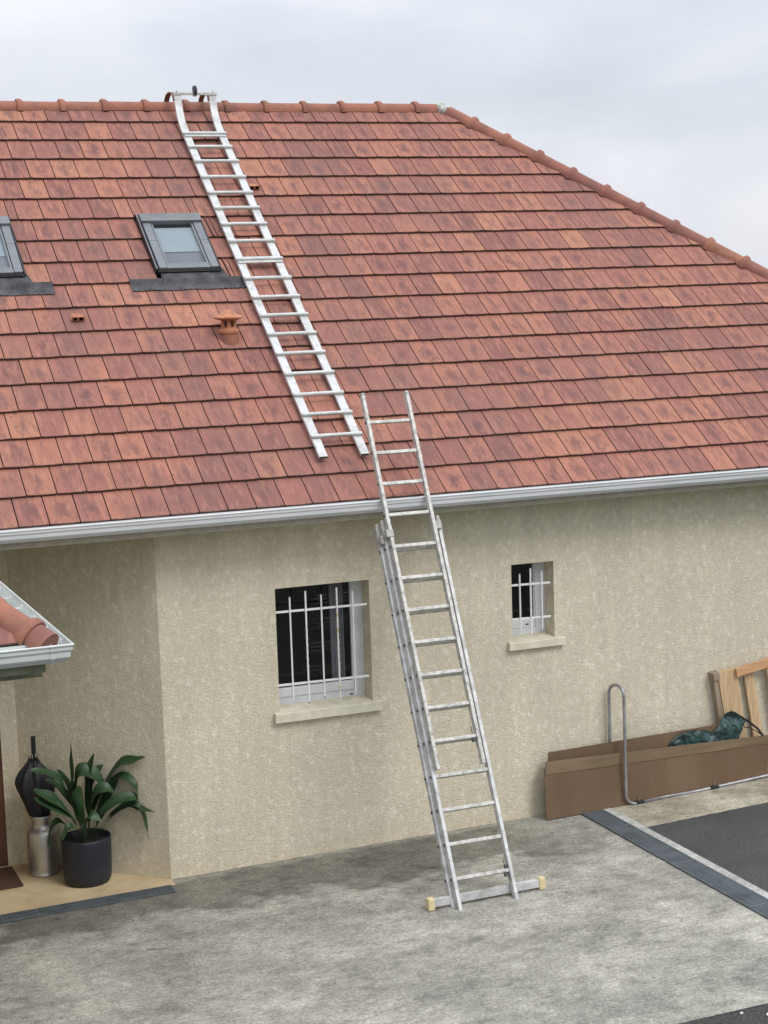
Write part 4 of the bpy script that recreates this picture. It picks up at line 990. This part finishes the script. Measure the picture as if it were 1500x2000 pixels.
# green tarpaulin bag stuffed into the box
tg = thing('tarpaulin_bag', 'crumpled dark green tarpaulin bag with black straps stuffed into the cardboard box', 'bag', (5.9, -.09, .6))
mb = MB()
def blob(outl, y0, y1, sd):
    """cloth skin over an outline (x,z): ridged, thick in y"""
    cx_ = sum(p[0] for p in outl)/len(outl); cz_ = sum(p[1] for p in outl)/len(outl); n = len(outl); rings = 18; vs = []
    for s_ in (0, 1):
        for r in range(rings+1):
            t = r/rings
            for k, (x, z) in enumerate(outl):
                X = cx_+(x-cx_)*t; Z = cz_+(z-cz_)*t; d = math.sqrt(max(0, 1-t*t))
                yy = (y0+y1)/2+(-1 if s_ == 0 else 1)*(y1-y0)/2*d + .030*noise.noise(Vector((X*9+sd, Z*9, s_)))+.030*abs(noise.noise(Vector((X*16+sd+Z*9, Z*5, s_))))+.012*abs(noise.noise(Vector((X*40+sd, Z*18, s_))))
                vs.append((X, yy, Z))
    o = (rings+1)*n; fs = []
    for s_ in (0, 1):
        for r in range(rings):
            for k in range(n): a = s_*o+r*n+k; b = s_*o+r*n+(k+1) % n; fs.append((a, b, b+n, a+n))
    mb.add(vs, fs)
def dense(outl, m=9):
    r = []
    for i in range(len(outl)):
        a, b = Vector(outl[i]), Vector(outl[(i+1) % len(outl)])
        for k in range(m): r.append(tuple(a.lerp(b, k/m)))
    return r
blob(dense([(5.30, .64), (5.36, .70), (5.46, .755), (5.60, .765), (5.74, .745), (5.86, .70), (5.90, .60), (5.4, .56)]), -.188, -.142, 1)
mb.build('bag_lobe', M_TARP, tg, smooth=True)
mb = MB(); blob(dense([(5.74, .60), (5.82, .70), (5.93, .80), (6.00, .90), (6.07, .915), (6.16, .86), (6.24, .775), (6.20, .70), (6.14, .60)]), -.20, -.142, 4)
mb.build('bag_body', M_TARP, tg, smooth=True)
mb = MB(); 
def strip(pts, w, th=.004):
    for a, b in zip(pts[:-1], pts[1:]): mb.beam(a, b, th, w, (0, 0, 1) if abs(b[2]-a[2]) < .5 else (1, 0, 0))
strip([(5.98, -.18, .875), (6.03, -.19, .91), (6.08, -.19, .90), (6.25, -.20, .785), (6.36, -.205, .695), (6.42, -.212, .612)], .024)
strip([(6.20, -.19, .73), (6.28, -.195, .71), (6.36, -.20, .66), (6.42, -.212, .612)], .010)
strip([(5.30, -.175, .635), (5.38, -.18, .70), (5.48, -.18, .747), (5.62, -.175, .752)], .008)
split_build(mb, 'strap', M_STRAP, tg)

# ------------------------------------------------------------------ pallet
pl_ = thing('pallet', 'pale wooden pallet standing tilted against the wall behind the cardboard box', 'pallet', (6.4, -.06, .12))
ang = rad(9.0)
PO = Vector((6.085, -.004, .10))
def FP(a, b, h):      # a along the board, h up the slat, b out of the wall
    ca, sa = math.cos(ang), math.sin(ang)
    return (PO.x+a*ca-h*sa*1.05, PO.y-b, PO.z+a*sa+h*ca)
H_ = 1.25
for (a, b, c_, d_, hh, mt, nm) in [(.0, .055, .015, .085, 1.235, M_WOODD, 'stringer'), (.065, .205, .062, .085, 1.235, M_WOOD, 'slat'), (.212, .305, .045, .068, 1.22, M_WOOD, 'slat'), (.395, .515, .030, .053, 1.15, M_WOOD, 'slat'),
                              (.66, .78, .062, .085, 1.22, M_WOOD, 'slat'), (.84, .96, .062, .085, 1.22, M_WOOD, 'slat')]:
    mb = MB(); mb.box((a, c_, 0), (b, d_, hh), FP, bev=.004); mb.build(nm, mt, pl_)
mb = MB(); mb.box((.275, .088, 1.125), (1.0, .11, 1.225), FP, bev=.004); mb.build('top_board', M_WOODO, pl_)
mb = MB(); mb.box((.0, .088, 1.15), (.075, .10, 1.235), FP, bev=.004); mb.box((-.002, .0, 1.155), (.09, .0145, 1.238), FP); split_build(mb, 'block', M_WOODD, pl_)
mb = MB(); mb.box((.1, .0, .0), (1.0, .014, .09), FP, bev=.003);  split_build(mb, 'bottom_board', M_WOOD, pl_)

# ------------------------------------------------------------------ tube rack
rk = thing('tube_rack', 'bent grey steel tube rack with a tall hairpin loop standing before the cardboard box', 'rack', (4.75, -.25, .08))
def arc(c, r, a0, a1, ex, ey, n=7):
    c, ex, ey = Vector(c), Vector(ex), Vector(ey)
    return [c+ex*(r*math.cos(a0+(a1-a0)*i/n))+ey*(r*math.sin(a0+(a1-a0)*i/n)) for i in range(n+1)]
F0 = Vector((4.735, -.245, 0)); Bk = Vector((4.672, -.045, 0))
dv = (Bk-F0); half = dv.length/2; dvn = dv.normalized(); zt = 1.245; zg_ = .112
path = [Vector((7.3, -.215, zg_+.105)), Vector((6.4, -.225, zg_+.062)), Vector((5.6, -.235, zg_+.02)), Vector((4.86, -.245, zg_-.004))]
path += arc((4.855, -.245, zg_+.11), .115, math.pi*1.55, math.pi, (1, 0, 0), (0, 0, 1))
path += [Vector((4.738, -.245, .7)), Vector((4.733, -.245, zt))]
path += arc((F0+dv/2)+Vector((0, 0, zt)), half, math.pi, 0, dvn, (0, 0, 1), 12)[1:]
path += [Bk+Vector((0, 0, zt-.01)), Bk+Vector((.0, 0, .8)), Bk+Vector((0, 0, .15))]
mb = MB(); mb.tube(path, .0165, 12); mb.build('tube', M_STEEL, rk, smooth=True)
for x in (4.90, 5.80, 6.9):
    z = gz(x); mb = MB(); mb.box((x-.05, -.262, z+.004), (x+.05, -.222, z+.036), bev=.008); fo = mb.build('foot', M_BLACKR, rk)
    mb = MB(); mb.tube([(x, -.242, z+.03), (x, -.242, z+.085)], .005, 6); mb.build('bolt', M_STEEL, fo)

# ------------------------------------------------------------------ small loose things
def pebble(x, y, z, sx, sy, sz, name, m_, lab, cat, grp=None):
    bm = bmesh.new(); bmesh.ops.create_icosphere(bm, subdivisions=3, radius=1)
    for v in bm.verts: v.co = Vector((v.co.x*sx, v.co.y*sy, v.co.z*sz))*(1+.25*noise.noise(v.co*1.7+Vector((x*9, 0, 0))))+Vector((x, y, z+sz*.6))
    bm.verts.index_update(); mb = MB(); mb.add([v.co for v in bm.verts], [tuple(v.index for v in f.verts) for f in bm.faces]); bm.free()
    return tag(mb.build(name, m_, None, smooth=True), lab, cat, grp)
pebble(3.19, -5.10, gz(3.19)-.004, .036, .026, .012, 'stone', M_PEB, 'largest white stone on the dark asphalt at the bottom right corner', 'stone', 'white stones on the dark asphalt')
pebble(3.02, -4.975, gz(3.0)-.004, .014, .010, .007, 'stone', M_PEB, 'small white stone beside the edge of the concrete, left of the larger stone', 'stone', 'white stones on the dark asphalt')

bpy.context.view_layer.update()
